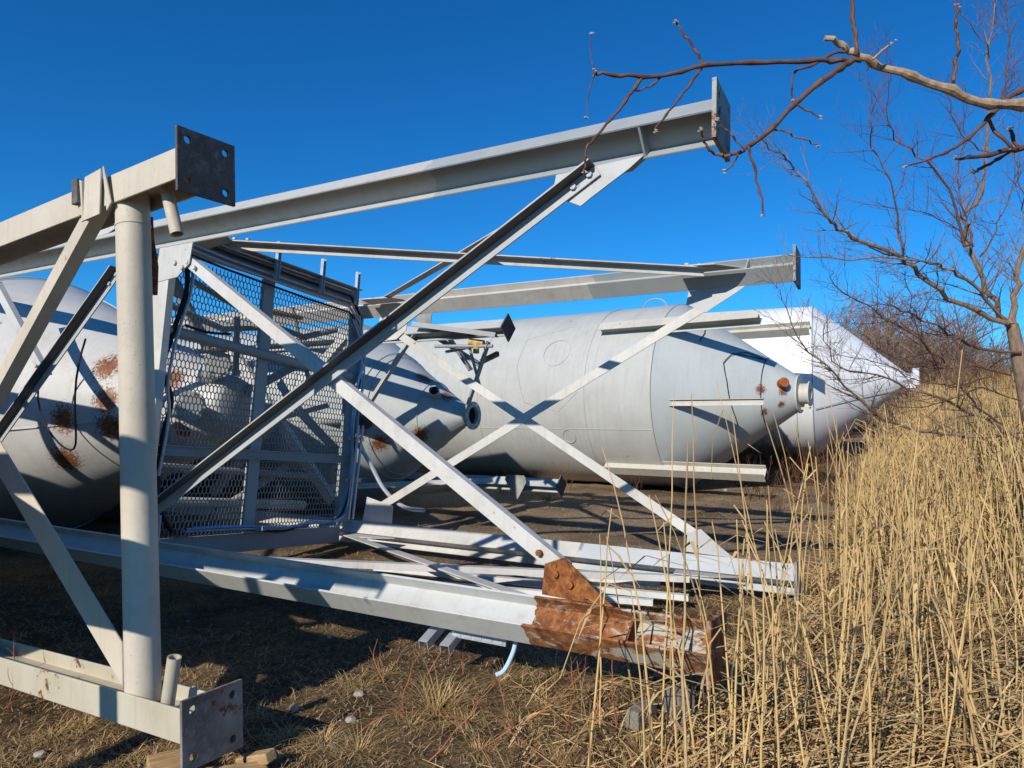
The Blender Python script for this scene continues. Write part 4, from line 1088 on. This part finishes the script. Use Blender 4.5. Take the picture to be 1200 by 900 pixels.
# ---------------------------------------------------------------- dry grass, weeds, canes, stones
def blade(vs, fs, p, a, l_, up, wd, droop):
    d = V((math.cos(a), math.sin(a), 0)); e = V((-d.y, d.x, 0)) * wd
    q = p + d * l_ * .5 * (1 - up * .6) + V((0, 0, l_ * .55 * up)); z = q + d * l_ * .5 + V((0, 0, l_ * (.4 * up - droop)))
    b_ = len(vs); vs += [p - e, p + e, q + e * .8, q - e * .8, z]; fs += [(b_, b_ + 1, b_ + 2, b_ + 3), (b_ + 3, b_ + 2, b_ + 4)]
rg = random.Random(31)
vs, fs, v2, f2, v3, f3 = [], [], [], [], [], []
k = 0
while k < 84000:
    y = 2.3 + 11 * rg.random() ** 1.7; x = rg.uniform(-.78, .72) * y
    d = noise.noise(V((x * .8, y * .8, 9))) + .5 * noise.noise(V((x * 2.3, y * 2.3, 4))) + .25 * smooth(-1.5, .6, x) * smooth(6, 3.5, y)
    if d < rg.uniform(-.75, .45): continue
    if y > 6.5 and rg.random() < .25: continue
    k += 1
    p = V((x, y, gz(x, y) - .004))
    if rg.random() < .16: blade(v2, f2, p, rg.uniform(0, 6.28), rg.uniform(.02, .05), rg.uniform(.3, 1), .0035, .1)
    else: blade(vs, fs, p, rg.uniform(0, 6.28), rg.uniform(.03, .17), rg.uniform(.0, .45), rg.uniform(.0012, .0030), rg.uniform(0, .3))
tag(raw('dry_grass', vs, fs, M_grass), 'short dry grass and litter on the bare earth', 'grass', kind='stuff')
tag(raw('low_weeds', v2, f2, M_green), 'tiny dull green weeds low in the dry grass', 'weeds', kind='stuff')
# gravel
vs, fs = [], []
for k in range(7500):
    y = 2.4 + 13 * rg.random() ** 1.1; x = rg.uniform(-.72, .5) * y if y < 6 else rg.uniform(-.3, .55) * y
    r_ = abs(rg.gauss(0, .0045)) + .0025
    c = V((x, y, gz(x, y) + r_ * .2)); b_ = len(vs)
    vs += [c + V((r_ * rg.uniform(.6, 1.4) * sx_, r_ * rg.uniform(.6, 1.4) * sy_, r_ * rg.uniform(.5, .9) * sz_)) for sx_, sy_, sz_ in ((1, 0, 0), (-1, 0, 0), (0, 1, 0), (0, -1, 0), (0, 0, 1), (0, 0, -1))]
    fs += [tuple(b_ + i for i in t) for t in ((0, 2, 4), (2, 1, 4), (1, 3, 4), (3, 0, 4), (2, 0, 5), (1, 2, 5), (3, 1, 5), (0, 3, 5))]
tag(raw('gravel', vs, fs, M_gravel), 'loose pale gravel scattered on the yard', 'gravel', kind='stuff')
def stone(c, r_, lab):
    import bmesh
    bm = bmesh.new(); bmesh.ops.create_icosphere(bm, subdivisions=2, radius=r_)
    for v in bm.verts: v.co *= 1 + .25 * noise.noise(v.co / r_ * 1.3 + V(c) * 5); v.co.z *= .6
    me = bpy.data.meshes.new('stone'); bm.to_mesh(me); bm.free(); me.materials.append(M_stone)
    o = bpy.data.objects.new('stone', me); COL.objects.link(o); o.location = c; tag(o, lab, 'stone')
for (px, py, r_, lab) in ((421, 815, .035, 'flat pale stone on the ground beside the curled dry tuft'), (345, 832, .028, 'pale stone in the sunlit earth left of the fallen twig'), (411, 845, .03, 'grey stone in front of the curled dry tuft'), (386, 748, .02, 'small pale stone in the sun patch under the beam'), (850, 575, .05, 'white stone on the stony yard in front of the long leg stub'), (47, 886, .03, 'grey stone at the lower left corner')):
    stone(gp(px, py, .008), r_, lab)
# grass tufts
def tuft_mesh(seed, n, hgt, curl):
    r = random.Random(seed); vs, fs = [], []
    for k in range(n):
        a = r.uniform(0, 6.28); rad = abs(r.gauss(0, .045)); p = V((math.cos(a) * rad, math.sin(a) * rad, -.01))
        d = V((math.cos(a + r.gauss(0, .6)), math.sin(a + r.gauss(0, .6)), 0)); l_ = hgt * r.uniform(.4, 1.15); e = V((-d.y, d.x, 0)) * .0017
        up = r.uniform(.35, .95); b_ = len(vs); cur = p
        for j in range(5):
            t = j / 4; cur = p + d * l_ * (1 - up * .7) * t + d * l_ * .25 * t * t + V((0, 0, l_ * (up * t - curl * t * t)))
            vs += [cur - e * (1.05 - t), cur + e * (1.05 - t)]
        fs += [(b_ + 2 * j, b_ + 2 * j + 1, b_ + 2 * j + 3, b_ + 2 * j + 2) for j in range(4)]
    return vs, fs
tp_ = []
for k in range(4):
    v_, f_ = tuft_mesh(50 + k, 110 + 40 * (k % 2), (.24, .34, .17, .20)[k], (.55, .35, .8, .6)[k]); tp_.append(raw('grass_tuft', v_, f_, M_tuft))
TUF = [(510, 835, 1.3, 1), (500, 815, 1.1, 0), (410, 798, 1.2, 2), (425, 805, 1.0, 2), (530, 820, 1.1, 0), (545, 845, .9, 3), (480, 850, .9, 3), (340, 865, .9, 3), (380, 870, 1.0, 0), (610, 850, 1.0, 0), (640, 830, .8, 1), (560, 880, .9, 3), (700, 850, .9, 0), (450, 790, .8, 0), (100, 850, 1.0, 2), (60, 865, .9, 3), (180, 860, .9, 2), (205, 715, .8, 3), (240, 705, .7, 0), (120, 700, .7, 1), (655, 790, .9, 1), (720, 800, .8, 1), (590, 800, .7, 1), (300, 690, .6, 3), (905, 690, .9, 0), (880, 720, .9, 3), (930, 760, 1.0, 1), (960, 800, 1.0, 0), (640, 585, 1.6, 1), (690, 580, 1.2, 3), (820, 600, 1.2, 0), (600, 610, 1.1, 3), (750, 880, 1.0, 0), (660, 885, .9, 2), (420, 880, .8, 1), (300, 840, .7, 0)]
for k, (px, py, s, i) in enumerate(TUF):
    seen = [t[3] for t in TUF[:k]]
    o = tp_[i] if i not in seen else tp_[i].copy()
    if i in seen: COL.objects.link(o)
    o.location = gp(px, py); o.scale = (s, s, s); o.rotation_euler = (0, 0, rg.uniform(0, 6.28))
    tag(o, 'tuft of curled dry grass on the bare earth', 'grass tuft', 'dry grass tufts on the earth')
# reddish canes
CAN = [[(500, 790), (520, 760), (540, 745)], [(470, 840), (480, 790), (497, 757)], [(690, 880), (700, 830), (700, 790)], [(500, 895), (540, 850), (580, 800)], [(560, 880), (640, 830), (690, 780)], [(450, 800), (438, 770), (443, 748)], [(300, 890), (292, 860), (285, 835)], [(545, 790), (543, 760), (548, 735)], [(600, 860), (590, 820), (587, 790)], [(420, 860), (470, 835), (580, 850)], [(660, 860), (672, 810), (668, 770)], [(640, 885), (600, 860), (575, 835)], [(10, 830), (18, 780), (14, 740)], [(730, 870), (715, 800), (722, 760)]]
for k, c in enumerate(CAN):
    g0 = gp(*c[0]); Yb = g0.y
    p = dense([g0, pt(c[1][0], c[1][1], Yb + .06), pt(c[2][0], c[2][1], Yb + .14)], 6)
    mb = MB(); twig_tree(mb, p, .0042, .0015, rg, 1, .3, 14, .10)
    mb.v = [tuple(V(v) + V((noise.noise(V(v) * 9 + V((k, 0, 0))), noise.noise(V(v) * 9 + V((0, k, 5))), 0)) * .022) for v in mb.v]
    tag(mb.build('bramble_cane', M_cane, None), 'thin red brown bramble cane arching over the dry grass', 'cane', 'bramble canes in the foreground')
# brown weeds at the foot of the big silos
wp = []
for k in range(4):
    mb = MB(); r = random.Random(70 + k)
    for j in range(16):
        a = r.uniform(0, 6.28); p = V((r.gauss(0, .12), r.gauss(0, .12), 0)); h = r.uniform(.35, .85)
        q = p + V((math.cos(a) * h * .3, math.sin(a) * h * .3, h)); twig_tree(mb, meander(p, q, 4, .05, r), .006, .002, r, 1, .4, 12, .16)
    wp.append(mb.build('dead_weed', M_weed, None))
WD = [(870, 556), (885, 548), (900, 552), (915, 548), (930, 545), (945, 540), (960, 545), (905, 566), (875, 570), (940, 562), (975, 552), (925, 575), (955, 570), (890, 585), (990, 540), (965, 590), (850, 562), (660, 575), (630, 572), (590, 578), (745, 585), (985, 575), (935, 590), (910, 600)]
for k, (px, py) in enumerate(WD):
    o = wp[k] if k < 4 else wp[k % 4].copy()
    if k >= 4: COL.objects.link(o)
    s = rg.uniform(.8, 1.5) if k < 17 else rg.uniform(.4, .7)
    o.location = gp(px, py); o.scale = (s * 1.2, s * 1.2, s); o.rotation_euler = (0, 0, rg.uniform(0, 6.28))
    tag(o, 'dead brown branching weed beside the grey and white silos', 'weed', 'dead weeds at the foot of the silos')
